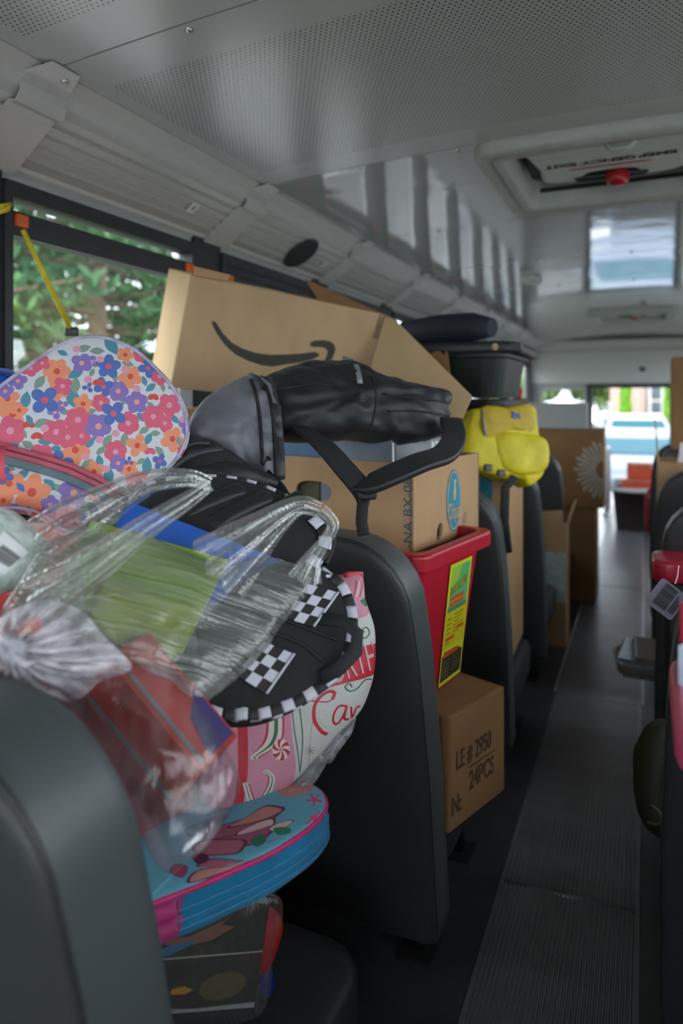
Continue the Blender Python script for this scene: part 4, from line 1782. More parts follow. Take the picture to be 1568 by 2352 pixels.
# --- brown printed carton under the red tote
a2 = math.radians(20)
sd2 = Vector((math.sin(a2), math.cos(a2), 0))
sn2 = Vector((math.cos(a2), -math.sin(a2), 0))
far = Vector((-0.272, 1.467, 0))
cz0, cz1 = 0.305, 0.525
pb = thing('printed_carton', 'dark brown carton with black stamped lettering under the red tote', 'cardboard box', far - sn2 * .25 - sd2 * .2 + Vector((0, 0, cz0)))
L2 = 0.205
ff = Frame(Vector((far.x, far.y, cz0)) - sd2 * L2 - sn2 * 0.40, sn2, (0, 0, 1))
Carton(ff, 0.40, cz1 - cz0, L2, card_dark, pb)
f4 = Frame(ff.p(0.40, 0, 0), sd2, (0, 0, 1))
stamp = Frame(f4.p(0.16, 0.132, 0.0006), f4.u, f4.v)
text_part('LE # 2950', Frame(f4.p(0.088, 0.128, 0.0006), f4.u, f4.v), 0.050, ink_brown, pb, 'lettering', 0.62, bold=.001)
text_part('24PCS', Frame(f4.p(0.115, 0.072, 0.0006), f4.u, f4.v), 0.052, ink_brown, pb, 'lettering', 0.66, bold=.001)
text_part('N:', Frame(f4.p(0.026, 0.045, 0.0006), f4.u, f4.v), 0.05, ink_brown, pb, 'lettering', 0.7, bold=.001)
decal(f4, [(0.07, 0.099), (0.165, 0.099), (0.165, 0.102), (0.07, 0.102)], ink_brown, pb, 'rule_print')

# --- second banana box and two dark totes on the third seat
b2 = thing('banana_box', 'brown banana box with a blue oval, glimpsed below the yellow backpack', 'cardboard box', (-.6, 2.2, .31), 'banana boxes')
c2 = Frame((-0.98, 2.075, 0.31), (1, 0.03, 0), (0, 0, 1))
Carton(c2, 0.60, 0.62, 0.36, card, b2)
q = c2.uv(1116, 1125)
decal(c2, [(q[0] + 0.02 * math.cos(2 * math.pi * i / 24), q[1] + 0.05 * math.sin(2 * math.pi * i / 24)) for i in range(24)], ink_teal, b2, 'emblem')
e1, e2 = Vector((0.02, 1, 0)).normalized(), Vector((1, -0.02, 0)).normalized()
for lab, z0, z1, n_ in (('lower dark green tote of the two stacked behind the yellow backpack', 0.932, 1.135, 0), ('upper dark green tote with a black lid, stacked near the trim', 1.137, 1.285, 1)):
    t_ = thing('dark_tote', lab, 'storage tote', (-.63, 2.26, z0), 'dark totes')
    tote(t_, Vector((-0.385, 2.06, 0)), e1, e2, 0.40, 0.60, z0, z1, green_tub, 0.02, 0.012, 0.025, 0.06)
    if n_:
        mb = MB()
        lf_ = Frame((-0.675, 2.27, z1 + 0.001), (1, 0, 0), (0, 1, 0))
        mb.pillow(lf_, rrect(0.67, 0.47, 0.06), 0.012, 0.002, 5, pf=6, rim=0.012)
        mb.build('lid', [black_pl], t_)
        mb = MB()
        mb.box((-0.395, 2.05, z1 - 0.006), (-0.332, 2.09, z1 + 0.016))
        mb.build('latch', [black_pl], t_)
rl = thing('rolled_bag', 'dark rolled bag lying on the lid of the upper tote', 'bag', (-.55, 2.2, 1.31))
mb = MB()
navy_cl = mat('dark_navy_cloth', (0.012, 0.016, 0.028), 0.75, bump=0.4, bscale=120, bdist=.004)
mb.tube([(-0.82, 2.30, 1.355), (-0.75, 2.24, 1.362), (-0.62, 2.20, 1.366), (-0.50, 2.15, 1.362), (-0.43, 2.12, 1.355)], [0.02, 0.042, 0.048, 0.046, 0.03], 14)
mb.build('roll', [navy_cl], rl)
mb = MB()
q = at(1138, 797, 1.99)
mb.pillow(Frame(q + Vector((0, -.01, 0)), cR, (0, 0, 1)), rrect(.018, .022, .008), .006, .004, 4)
mb.build('tag', [mat('tan_tag', (.35, .25, .16), .7)], rl)
# torn cardboard sheet in front of the totes
cs_ = thing('cardboard_sheet', 'small brown cardboard piece with a torn top, between smile box and dark tote', 'cardboard', (-.68, 1.92, .897))
fcs = Frame((-0.95, 1.925, 0.897), (1, 0, 0), (0, 0, 1))
pp = [fcs.uv(*p) for p in ((985, 812), (1005, 806), (1015, 811), (1020, 818), (1023, 806), (1027, 812), (1032, 850))]
u_r = pp[-1][0]
mb = MB()
mb.prism([(0.12, 0.0), (u_r, 0.0)] + pp[::-1] + [(0.12, pp[0][1])], fcs, -.006, 0)
mb.build('sheet', [card_dark], cs_)

# --- sunburst carton on a plain carton, white box on top, far left
fx = Frame((-0.66, 3.98, 0.005), (1, 0.02, 0), (0, 0, 1))
lo_ = thing('carton', 'plain dark brown carton on the floor under the sunburst carton', 'cardboard box', (-.4, 4.2, 0))
Carton(fx, 0.415, 0.525, 0.42, card_dark, lo_)
fx2 = Frame((-0.70, 3.97, 0.532), (1, 0.02, 0), (0, 0, 1))
su = thing('sunburst_carton', 'brown carton printed with a white sunburst beside the far aisle', 'cardboard box', (-.45, 4.2, .532))
Carton(fx2, 0.495, 0.425, 0.42, card_dark, su)
fx3 = fx2
scu, scv = fx2.uv(1392, 1080)
sray = mat('white_sunburst_ink', (0.42, 0.40, 0.36), 0.8)
for i in range(17):
    a = math.radians(92 + 176 * i / 16)
    r0_, r1_ = 0.055, 0.165 if i % 2 == 0 else 0.15
    ca, sa = math.cos(a), math.sin(a)
    w1, w2 = 0.004, 0.0075
    P_ = [(scu + ca * r0_ - sa * w1, scv + sa * r0_ + ca * w1), (scu + ca * r0_ + sa * w1, scv + sa * r0_ - ca * w1), (scu + ca * r1_ + sa * w2, scv + sa * r1_ - ca * w2), (scu + ca * r1_ - sa * w2, scv + sa * r1_ + ca * w2)]
    P_ = [(min(p[0], 0.4935), p[1]) for p in P_]
    if max(p[0] for p in P_) - min(p[0] for p in P_) > 0.004:
        decal(fx2, P_[::-1], sray, su, 'ray_print')
wbx = thing('white_box', 'white flat box lying on top of the sunburst carton', 'box', (-.48, 4.2, .96))
Carton(Frame((-0.745, 4.04, 0.961), (1, 0.05, 0), (0, 0, 1)), 0.45, 0.145, 0.30, mat('grey_white_card', (0.34, 0.36, 0.36), 0.7, var=.01), wbx)
rc_ = thing('red_cup', 'small red cup on the left corner of the white box', 'cup', (-.70, 4.12, 1.107))
mb = MB()
mb.lathe([(0.0, 0.0), (0.018, 0.0), (0.026, 0.085), (0.028, 0.088), (0.024, 0.085), (0.017, 0.008), (0, 0.008)], (-0.685, 4.12, 1.107), 18)
mb.build('body', [mat('bright_red_plastic', (0.7, 0.01, 0.04), 0.4)], rc_)

# --- open carton at the last left seat
oc = thing('open_carton', 'slim open carton with flaps up standing by the last left seat', 'cardboard box', (-.42, 3.2, 0))
fo = Frame((-0.56, 3.235, 0.004), (1, 0.0, 0), (0, 0, 1))
Carton(fo, 0.235, 0.54, 0.14, card, oc, closed=False)
fk = Frame(fo.p(0.235, 0.52, -0.17), (0, -1, 0), (0.25, 0, 1))
fk = Frame(fo.p(0.235, 0.54, 0.0), (0, 1, 0), (0.30, 0.0, 1))
flap(fk, [(0, 0), (0.14, 0), (0.14, 0.12), (0.01, 0.10)], card_pale, oc)
fk = Frame(fo.p(0.0, 0.54, 0.0), (1, 0, 0), (0, -0.2, 1))
flap(fk, [(0.02, 0), (0.225, 0), (0.222, 0.085), (0.03, 0.06)], card_pale, oc)
tape = mat('pale_packing_tape', (0.40, 0.46, 0.46), 0.25)
decal(fo, [(0.14, 0.20), (0.234, 0.20), (0.234, 0.43), (0.14, 0.43)], tape, oc, 'tape_strip')
# ------------------------------------------------------------------ the heap between the two nearest seats
nylon_b = mat('black_nylon', (0.011, 0.012, 0.014), 0.5, var=0.05, vscale=20, bump=0.3, bscale=600, sheen=0.04)
nylon_m = mat('black_mesh_cloth', (0.013, 0.014, 0.015), 0.8, bump=0.7, bscale=700, bdist=.003)
nylon_g = mat('grey_nylon', (0.15, 0.155, 0.18), 0.45, var=0.03, vscale=12, bump=0.15, bscale=700, sheen=0.1)
nylon_dg = mat('dark_grey_nylon', (0.03, 0.032, 0.037), 0.5, var=0.03, bump=0.2, bscale=700, sheen=0.05)
webbing = mat('black_webbing', (0.014, 0.015, 0.017), 0.75, bump=0.6, bscale=500)
refl_tape = mat('grey_reflective_tape', (0.20, 0.22, 0.24), 0.35)
zip_m = mat('black_zipper', (0.010, 0.010, 0.012), 0.4, bump=0.8, bscale=900)
chk_w = mat('checker_white', (0.52, 0.52, 0.60), 0.6, var=0.01)
chk_b = mat('checker_black', (0.012, 0.010, 0.011), 0.65, var=0.02)

# --- red storage box and white wrapped pack at the left edge
red_card = mat('red_storage_box_card', (0.40, 0.018, 0.02), 0.55, var=0.03)
rb = thing('red_box', 'red box whose corner shows at the left edge under the white wrapped pack', 'box', (-1.0, .78, .305))
Carton(Frame((-1.27, 0.60, 0.305), (1, 0, 0), (0, 0, 1)), 0.57, 0.595, 0.36, red_card, rb)

wp = thing('wrapped_pack', 'white pack in clear shiny wrap with a barcode label at the left edge', 'package', at(40, 1330, .80))
fw = frame3((-70, 1335, 0.78), (100, 1300, 0.80), (-70, 1180, 0.84))
ws = soft_px(fw, [(-110, 1200), (-40, 1172), (20, 1172), (58, 1192), (85, 1222), (106, 1242), (96, 1275), (66, 1312), (20, 1334), (-60, 1348), (-110, 1345)], 0.03, 0.03, pf=3.2, wr=0.003, wf=30)
pack_m = mat('white_green_flecked_pack', (0.60, 0.66, 0.62), 0.25, var=0.08, vscale=55, stretch=(1, 3, 1), coat=0.4, dirt=(0.34, 0.40, 0.36))
mb = MB()
ws.fill(mb)
mb.build('pack', [pack_m], wp)
mb = MB()
lc_ = [(-40, 1235), (12, 1222), (62, 1278), (30, 1326), (-40, 1330)]
lv = [ws.pxuv(*p) for p in lc_]


def sheet_on(mb, sf, quad, nu=8, nv=8, off=0.002, m=0):
    """thin sheet following a soft body, corners given in (u,v)"""
    def f(s_, t_):
        a = [quad[0][i] * (1 - s_) + quad[1][i] * s_ for i in (0, 1)]
        b = [quad[3][i] * (1 - s_) + quad[2][i] * s_ for i in (0, 1)]
        return sf.P(a[0] * (1 - t_) + b[0] * t_, a[1] * (1 - t_) + b[1] * t_, off)
    mb.grid(f, nu, nv, m, True)


B_ = [ws.pxuv(*p) for p in ((-45, 1330), (24, 1340), (70, 1276), (10, 1222))]
sheet_on(mb, ws, B_)
mb.build('label', [white_print], wp)
bar_r = random.Random(4)
x = 0.0
mb = MB()
BQ = [ws.pxuv(*p) for p in ((-20, 1284), (24, 1311), (58, 1280), (14, 1244))]
for i in range(22):
    w_ = bar_r.choice((.012, .02, .03))
    a, b = x, min(x + w_, 1)
    x += w_ + bar_r.choice((.014, .022))
    if x > 1:
        break

    def L(q0, q1, t):
        return (q0[0] + (q1[0] - q0[0]) * t, q0[1] + (q1[1] - q0[1]) * t)
    sheet_on(mb, ws, [L(BQ[0], BQ[3], a), L(BQ[1], BQ[2], a), L(BQ[1], BQ[2], b), L(BQ[0], BQ[3], b)], 4, 1, 0.003)
mb.build('barcode_print', [black_print], wp, kind='stuff')

# --- blue bag at the left edge of the window
bl = thing('blue_bag', 'bright blue bag at the left edge behind the flowered backpack', 'bag', at(-10, 960, 1.36))
fb = frame3((-90, 980, 1.30), (60, 980, 1.36), (-90, 830, 1.36))
sf = soft_px(fb, [(-150, 850), (-60, 836), (10, 842), (45, 858), (60, 900), (50, 990), (30, 1060), (-60, 1085), (-150, 1080)], 0.05, 0.06, pf=2.4, wr=0.006, wf=16)
mb = MB()
sf.fill(mb)
mb.build('body', [mat('bright_blue_cloth', (0.008, 0.10, 0.45), 0.6, bump=0.3, bscale=300)], bl)
mb = MB()
mb.tube(sf.path([(-60, 862), (0, 858), (50, 880)], 14, .002), .004, 6)
mb.build('seam', [mat('dark_blue_seam', (.004, .04, .2), .6)], bl)

# --- the flowered backpack
fp = thing('floral_backpack', 'pale backpack printed with pink, coral, purple and blue flowers', 'backpack', at(200, 1228, 1.08))
ffp = frame3((0, 1180, 1.02), (400, 1180, 1.12), (100, 800, 1.09))
FO = [(-120, 1000), (-50, 930), (-5, 885), (70, 830), (130, 790), (190, 768), (250, 771), (310, 796), (362, 842), (408, 895), (433, 950), (436, 1008), (412, 1060), (372, 1098), (330, 1118), (300, 1150), (262, 1182), (205, 1226), (150, 1228), (95, 1190), (40, 1175), (-40, 1178), (-120, 1160)]
fs_ = soft_px(ffp, FO, 0.035, 0.03, 120, pf=3.4, rim=0.035, wr=0.004, wf=10, seed=3.1, rings=20)
cv = Canvas(1400, 1200, (0.60, 0.60, 0.645))
PK, CO, PU, BLU, TE, GR, DOT, RD = (0.66, 0.115, 0.19), (0.78, 0.27, 0.15), (0.235, 0.165, 0.46), (0.085, 0.15, 0.42), (0.08, 0.26, 0.34), (0.21, 0.30, 0.235), (0.70, 0.30, 0.40), (0.62, 0.08, 0.05)
fb_box = fs_.box()
SC = 1 / 3.409


def T(x, y):
    return fs_.tx(x * SC, 740 + y * SC)


uq = (T(600, 700)[0] - T(500, 700)[0]) / 100      # canvas width per zoom pixel
rr_ = random.Random(21)
leaves = [(590, 405, 75, TE), (870, 180, 105, TE), (570, 592, 105, TE), (200, 612, 80, TE), (690, 945, 75, TE), (1110, 745, 60, TE), (1370, 760, 55, TE), (850, 1205, 85, TE), (1150, 1130, 85, TE), (105, 965, 66, TE), (355, 935, 62, TE), (1160, 915, 62, TE), (780, 1090, 62, TE), (230, 1440, 66, TE), (390, 1280, 70, TE), (180, 1200, 62, TE), (1180, 510, 60, TE), (435, 990, 50, TE), (1300, 1160, 50, TE), (720, 1460, 70, TE), (490, 240, 50, TE), (1130, 460, 50, TE),
          (760, 225, 66, GR), (310, 470, 72, GR), (590, 495, 78, GR), (655, 205, 66, GR), (1000, 325, 58, GR), (720, 395, 42, GR), (320, 790, 70, GR), (410, 800, 58, GR), (710, 700, 52, GR), (500, 700, 52, GR), (970, 610, 50, GR), (1275, 510, 46, GR), (840, 930, 68, GR), (975, 920, 68, GR), (1130, 845, 56, GR), (1215, 870, 50, GR), (220, 960, 58, GR), (680, 1110, 62, GR), (1250, 1010, 58, GR), (790, 1005, 52, GR), (640, 1430, 58, GR), (500, 1460, 52, GR), (880, 1275, 46, GR), (460, 1310, 55, GR), (900, 430, 50, GR), (180, 870, 50, GR), (1280, 590, 40, GR), (370, 1520, 46, GR), (1180, 650, 45, GR), (1100, 1090, 45, GR), (80, 1150, 45, GR)]
for x, y, r, c in leaves:
    a = T(x, y)
    cv.leaf(a[0], a[1], r * 1.95 * uq, r * .50 * uq, rr_.uniform(0, 3.1), c)
flowers = [(445, 385, 82, 6, CO), (980, 255, 56, 5, CO), (1020, 425, 78, 5, CO), (650, 640, 62, 5, CO), (590, 1000, 88, 5, CO), (1075, 965, 72, 4, CO), (1350, 915, 82, 5, CO), (250, 1340, 105, 5, CO), (75, 1270, 80, 5, CO), (735, 1170, 66, 5, CO), (1010, 1150, 60, 5, CO), (30, 1400, 60, 5, CO), (100, 720, 80, 5, CO), (150, 690, 50, 4, CO),
           (790, 630, 56, 6, PK), (610, 765, 78, 6, PK), (440, 860, 78, 5, PK), (530, 900, 66, 6, PK), (1005, 790, 72, 6, PK), (1200, 740, 74, 6, PK), (1325, 650, 78, 5, PK), (1290, 790, 56, 5, PK), (905, 1015, 70, 6, PK), (320, 1060, 80, 6, PK), (1250, 425, 62, 5, PK), (1105, 262, 54, 6, PK), (80, 850, 88, 5, PK), (470, 1570, 92, 6, PK), (640, 890, 56, 6, PK), (450, 530, 70, 5, CO), (490, 500, 60, 4, PK), (300, 1590, 85, 5, PK), (1050, 1260, 55, 5, PK), (60, 600, 70, 5, CO), (330, 320, 50, 4, PK), (240, 360, 55, 5, PK), (560, 1560, 60, 5, PK),
           (640, 320, 66, 4, PU), (722, 310, 42, 3, PU), (925, 540, 66, 6, PU), (1070, 625, 72, 5, PU), (770, 815, 80, 5, PU), (575, 1340, 88, 5, PU), (390, 1435, 54, 5, PU), (430, 705, 44, 3, PU), (925, 1105, 52, 4, PU), (120, 1530, 70, 4, PU), (490, 650, 36, 3, PU), (1460, 810, 60, 4, PU), (40, 540, 50, 4, PU), (140, 460, 55, 4, PU),
           (850, 345, 78, 5, BLU), (1160, 360, 66, 4, BLU), (350, 610, 88, 4, BLU), (890, 715, 80, 4, BLU), (810, 505, 62, 4, BLU), (480, 1090, 70, 3, BLU), (690, 510, 36, 3, BLU), (1250, 1090, 50, 4, BLU), (40, 1210, 50, 4, BLU), (700, 1540, 60, 3, BLU), (1010, 1090, 30, 3, BLU)]
for x, y, r, n, c in flowers:
    a = T(x, y)
    cen = {CO: RD, PK: DOT, PU: (0.78, .33, .25), BLU: PK}[c]
    cv.flower(a[0], a[1], r * uq * 1.28, n, rr_.uniform(0, 6), c, cen, 0.52 if c in (CO, BLU) else 0.62)
for x, y in ((600, 210), (785, 290), (690, 450), (980, 375), (905, 870), (570, 1455), (350, 830), (670, 1055), (1070, 520), (780, 920), (830, 1150), (1430, 760)):
    a = T(x, y)
    cv.ell(a[0], a[1], 33 * uq, 30 * uq, 0, DOT)
for x, y, c in ((770, 470, RD), (1200, 585, RD), (225, 800, RD), (290, 890, RD), (290, 1500, RD), (1175, 1010, PK), (1110, 1200, RD)):
    a = T(x, y)
    for dx in (-16, 16):
        b = T(x + dx, y)
        cv.ell(b[0], b[1], 34 * uq, 24 * uq, .6 if dx < 0 else -.6, c)
for k in range(170):
    a = (rr_.random(), rr_.random())
    ix, iy = int(a[0] * 1399), int(a[1] * 1199)
    y0_, y1_, x0_, x1_ = max(iy - 22, 0), iy + 22, max(ix - 22, 0), ix + 22
    if np.ptp(cv.a[y0_:y1_, x0_:x1_, 0]) < .02:
        c = rr_.choice((PK, CO, PU, BLU, TE, GR, GR, TE))
        if rr_.random() < .5:
            cv.leaf(a[0], a[1], 95 * uq, 24 * uq, rr_.uniform(0, 3), c)
        else:
            cv.flower(a[0], a[1], 42 * uq, 5, 0, rr_.choice((PK, CO, PU)), DOT, .6)
floral = cv.material('floral_print_cloth', 0.62, 0.25, 1400, 0.15)
mb = MB()
fs_.fill(mb)
mb.build('body', [floral], fp)
pip = mat('lilac_white_piping', (0.45, 0.40, 0.55), 0.5, var=0.12, vscale=35)
mb = MB()
n_ = len(fs_.out)
mb.tube([fs_.P(p[0] * .955 + fs_.cu * .045, p[1] * .955 + fs_.cv * .045, 0.001) for p in fs_.out], 0.0030, 6, closed=True)
mb.build('piping', [pip], fp)
pk = Soft(Frame(ffp.p(0, 0, 0.048), ffp.u, ffp.v), smooth_closed([ffp.uv(*p) for p in [(-110, 1060), (-30, 1050), (40, 1064), (130, 1090), (220, 1128), (268, 1160), (240, 1186), (200, 1212), (150, 1216), (95, 1182), (40, 1168), (-40, 1168), (-110, 1158)]], 80), 0.035, 0.0, 2.6, wr=.003, wf=14, seed=5)
mb = MB()
pk.fill(mb, 0, None, fb_box)
mb.build('front_pocket', [floral], fp)
zip_pink = mat('coral_pink_zip_tape', (0.48, 0.085, 0.13), 0.55, bump=0.4, bscale=700)
zip_grey = mat('slate_zip_band', (0.115, 0.165, 0.19), 0.6, bump=0.3, bscale=500)
ZP = [(-40, 1022), (20, 1037), (90, 1056), (160, 1078), (225, 1108), (288, 1146)]
mb = MB()
mb.tube([fs_.px(x, y, .012) for x, y in ZP], 0, 10, flat=(.0085, .004), up=ffp.n)
zo = mb.build('zip_tape', [zip_pink], fp)
mb = MB()
mb.tube([fs_.px(x, y, .0165) for x, y in ZP], .0012, 6)
mb.build('zip_teeth', [mat('dark_red_zip', (.22, .02, .04), .4)], zo)
mb = MB()
mb.tube([fs_.px(x - 4, y + 21, .010) for x, y in ZP], 0, 10, flat=(.0068, .004), up=ffp.n)
mb.build('zip_band', [zip_grey], fp)
mb = MB()
mb.tube([fs_.px(3, 1030, .024), fs_.px(2, 1060, .05), fs_.px(3, 1112, .05)], 0, 8, flat=(.007, .0015), up=ffp.n)
mb.build('zip_pull', [mat('coral_pull_tab', (.7, .09, .12), .6)], fp)

# --- grey and black backpack lying on the banana box
gb = thing('grey_backpack', 'grey and black backpack lying on the banana box', 'backpack', at(760, 1000, 1.42))
fg = frame3((600, 1000, 1.36), (1030, 985, 1.50), (620, 850, 1.44))
gs = soft_px(fg, [(560, 925), (585, 872), (640, 846), (720, 822), (790, 821), (840, 836), (868, 858), (930, 868), (1000, 884), (1043, 897), (1044, 915), (1036, 928), (1044, 940), (1037, 956), (1042, 968), (1020, 990), (950, 1004), (850, 996), (750, 1000), (660, 994), (600, 990), (570, 965)], 0.065, 0.06, 130, pf=2.3, wr=0.016, wf=13, seed=1.7, rings=22)
mb = MB()
gs.fill(mb)
mb.build('body', [nylon_b], gb)
f_ = frame3((450, 1010, 1.20), (625, 1030, 1.25), (490, 900, 1.28))
gp = soft_px(f_, [(438, 958), (468, 916), (520, 882), (566, 862), (596, 862), (624, 882), (640, 940), (648, 1010), (652, 1070), (645, 1108), (612, 1116), (588, 1088), (560, 1064), (520, 1044), (470, 1024), (440, 1000)], 0.05, 0.07, 110, pf=2.5, wr=0.012, wf=20, seed=8.2, rings=20)
mb = MB()
gp.fill(mb)
mb.build('front_panel', [nylon_g], gb)
for pts in ([(572, 868), (588, 910), (596, 960), (600, 1020), (603, 1085)], [(604, 868), (622, 930), (629, 1000), (632, 1060), (634, 1100)]):
    mb = MB()
    mb.tube(gp.path(pts, 30, .0015), 0.0035, 6)
    mb.build('zipper', [zip_m], gb)
mb = MB()
mb.tube(gp.path([(612, 870), (628, 920), (638, 1000), (643, 1100)], 30, .003), 0, 8, flat=(.009, .004), up=f_.n)
mb.build('gusset', [nylon_dg], gb)
mb = MB()
mb.tube([gp.px(575, 865, .004), gp.px(590, 880, .012), gp.px(605, 900, .010), gp.px(598, 872, .006)], .005, 8)
mb.build('zip_pull', [webbing], gb)
mb = MB()
mb.tube([gs.px(785, 824, .003), gs.px(806, 828, .003), gs.px(817, 842, .002), gs.px(823, 862, .002), gs.px(826, 882, .002)], 0, 8, flat=(.006, .0012), up=fg.n)
mb.build('reflective_tab', [refl_tape], gb)
for pts in ([(845, 846), (862, 890), (862, 940), (850, 985)], [(600, 905), (700, 885), (820, 890)], [(880, 905), (950, 915), (1030, 925)], [(890, 945), (960, 945), (1030, 955)]):
    mb = MB()
    mb.tube(gs.path(pts, 24, .001), .0022, 6)
    mb.build('seam', [zip_m], gb)
# padded strap looping down in front of the banana box
sp = [at(1035, 965, 1.44), at(1042, 1005, 1.38), at(1020, 1042, 1.30), at(965, 1062, 1.25), at(905, 1088, 1.22), at(850, 1112, 1.21), at(826, 1118, 1.22)]
sp = [Vector(q) for q in smooth_open([list(q) for q in sp], 40)]
mb = MB()
mb.tube(sp, 0, 14, flat=(.024, .008), up=Vector((0.25, -.35, .9)))
mb.build('shoulder_strap', [nylon_b], gb)
sp2 = [at(690, 985, 1.34), at(740, 1020, 1.27), at(790, 1075, 1.23), at(832, 1125, 1.215), at(842, 1150, 1.22)]
sp2 = [Vector(q) for q in smooth_open([list(q) for q in sp2], 30)]
mb = MB()
mb.tube(sp2, 0, 12, flat=(.022, .004), up=Vector((.75, -.5, .3)))
mb.build('shoulder_strap', [webbing], gb)
mb = MB()
fbk = Frame(at(842, 1132, 1.20), cR, (0.1, 0, 1))
mb.pillow(fbk, rrect(.036, .024, .006), .006, .004, 5, pf=5)
mb.build('buckle', [black_pl], gb)
mb = MB()
mb.tube([at(838, 1138, 1.21), at(832, 1165, 1.20), at(830, 1200, 1.19), at(835, 1230, 1.18)], 0, 8, flat=(.0105, .0015), up=Vector((.4, -.9, .1)))
mb.build('webbing_tail', [webbing], gb)
mb = MB()
mb.tube([at(610, 1090, 1.17), at(640, 1120, 1.13), at(660, 1150, 1.10)], 0, 8, flat=(.010, .0015), up=-cF)
mb.build('webbing_tail', [webbing], gb)

# --- dark backpack squeezed between the flowered and the grey one
db = thing('dark_backpack', 'black backpack with grey piping wedged between the flowered and grey backpacks', 'backpack', at(480, 1120, 1.10))
fd = frame3((360, 1120, 1.10), (620, 1120, 1.16), (430, 1000, 1.17))
ds = soft_px(fd, [(425, 992), (465, 1000), (515, 1028), (556, 1068), (600, 1082), (650, 1108), (655, 1130), (560, 1140), (450, 1140), (330, 1140), (330, 1120), (375, 1070), (405, 1010)], 0.05, 0.05, 90, pf=2.4, wr=0.007, wf=16, seed=4)
mb = MB()
ds.fill(mb)
mb.build('body', [nylon_b], db)
for pts, r in (([(352, 1108), (390, 1080), (440, 1048), (500, 1036), (545, 1056), (580, 1085)], .0055), ([(400, 1050), (440, 1022), (480, 1020)], .003), ([(440, 1004), (480, 1020), (540, 1058)], .003)):
    mb = MB()
    mb.tube(ds.path(pts, 30, .002), r, 8)
    mb.build('piping', [nylon_dg], db)
mb = MB()
sfm = Soft(Frame(fd.p(0, 0, .01), fd.u, fd.v), smooth_closed([fd.uv(*p) for p in [(440, 1062), (500, 1046), (545, 1068), (560, 1100), (470, 1110), (410, 1100)]], 50), .045, .0, 2.2)
sfm.fill(mb)
mb.build('mesh_pocket', [nylon_m], db)

# --- black backpack with checkered trim
ck = thing('checkered_backpack', 'black backpack with black and white checkered pocket patches and trim', 'backpack', at(620, 1640, .92))
fu_ = frame3((330, 1250, 0.93), (740, 1280, 1.00), (400, 1110, 1.02))
us_ = soft_px(fu_, [(292, 1160), (340, 1116), (420, 1098), (520, 1098), (600, 1116), (680, 1152), (738, 1186), (764, 1236), (752, 1300), (690, 1370), (560, 1390), (420, 1340), (320, 1260)], 0.03, 0.03, 100, pf=3.0, wr=0.003, wf=14, seed=2)
mb = MB()
us_.fill(mb)
mb.build('back_panel', [nylon_m], ck)


def checker_band(path, hw, ht, up, parent, nper=3, name='checkered_trim', phase=0):
    """flat band whose segments alternate black and white"""
    mbs = MB()
    n = len(path) - 1
    cells = n // nper
    for c_ in range(cells):
        seg = path[c_ * nper:(c_ + 1) * nper + 1]
        b0 = len(mbs.f)
        mbs.tube(seg, 0, 8, (c_ + phase) % 2, flat=(hw, ht), up=up)
    return mbs.build(name, [chk_w, chk_b], parent)


checker_band(us_.path([(300, 1150), (345, 1114), (420, 1098), (520, 1099), (600, 1117), (680, 1153), (735, 1186)], 61, .0015), .0035, .003, fu_.n, ck)
checker_band(us_.path([(715, 1195), (740, 1225), (742, 1265), (715, 1300), (690, 1325)], 25, .006), .010, .002, fu_.n, ck, 4)
mb = MB()
mb.tube(us_.path([(735, 1186), (760, 1215), (762, 1255), (745, 1300)], 30, .004), .0042, 8)
mb.build('zipper', [zip_m], ck)
for k, (p0, p1) in enumerate((((420, 1175), (560, 1120)), ((480, 1205), (620, 1140)), ((540, 1230), (690, 1160)), ((350, 1190), (470, 1120)))):
    mb = MB()
    a, b = Vector((*us_.pxuv(*p0), 0)), Vector((*us_.pxuv(*p1), 0))
    d = (b - a).normalized()
    pr = Vector((-d.y, d.x, 0))
    L = (b - a).length
    fq = Frame(us_.P((a.x + b.x) / 2, (a.y + b.y) / 2, -0.004), fu_.u * d.x + fu_.v * d.y, fu_.u * pr.x + fu_.v * pr.y)
    mb.pillow(fq, even([list(p) for p in rrect(L, .026, .008)], 50, True), .010, .002, 6, pf=2.6)
    mb.build('back_pad', [nylon_b], ck)

fl_ = frame3((470, 1640, 0.80), (815, 1440, 0.93), (590, 1330, 0.93))
ls_ = soft_px(fl_, [(430, 1610), (400, 1560), (420, 1480), (520, 1370), (640, 1290), (740, 1310), (790, 1345), (812, 1400), (816, 1465), (800, 1520), (750, 1575), (690, 1612), (620, 1640), (550, 1648), (480, 1640)], 0.022, 0.035, 120, pf=4.2, rim=0.010, wr=0.0025, wf=14, seed=6)
mb = MB()
ls_.fill(mb)
mb.build('body', [nylon_m], ck)
rim_px = [(455, 1622), (500, 1638), (560, 1644), (630, 1630), (700, 1600), (755, 1560), (795, 1510), (808, 1450), (804, 1395), (782, 1345), (735, 1312)]
checker_band(ls_.path(rim_px, 67, .002), .0075, .002, fl_.n, ck, 3, phase=1)
checker_band(ls_.path([(470, 1640), (560, 1652), (650, 1634), (730, 1590), (785, 1540), (812, 1480)], 49, -.006), .004, .004, fl_.n, ck, 3)


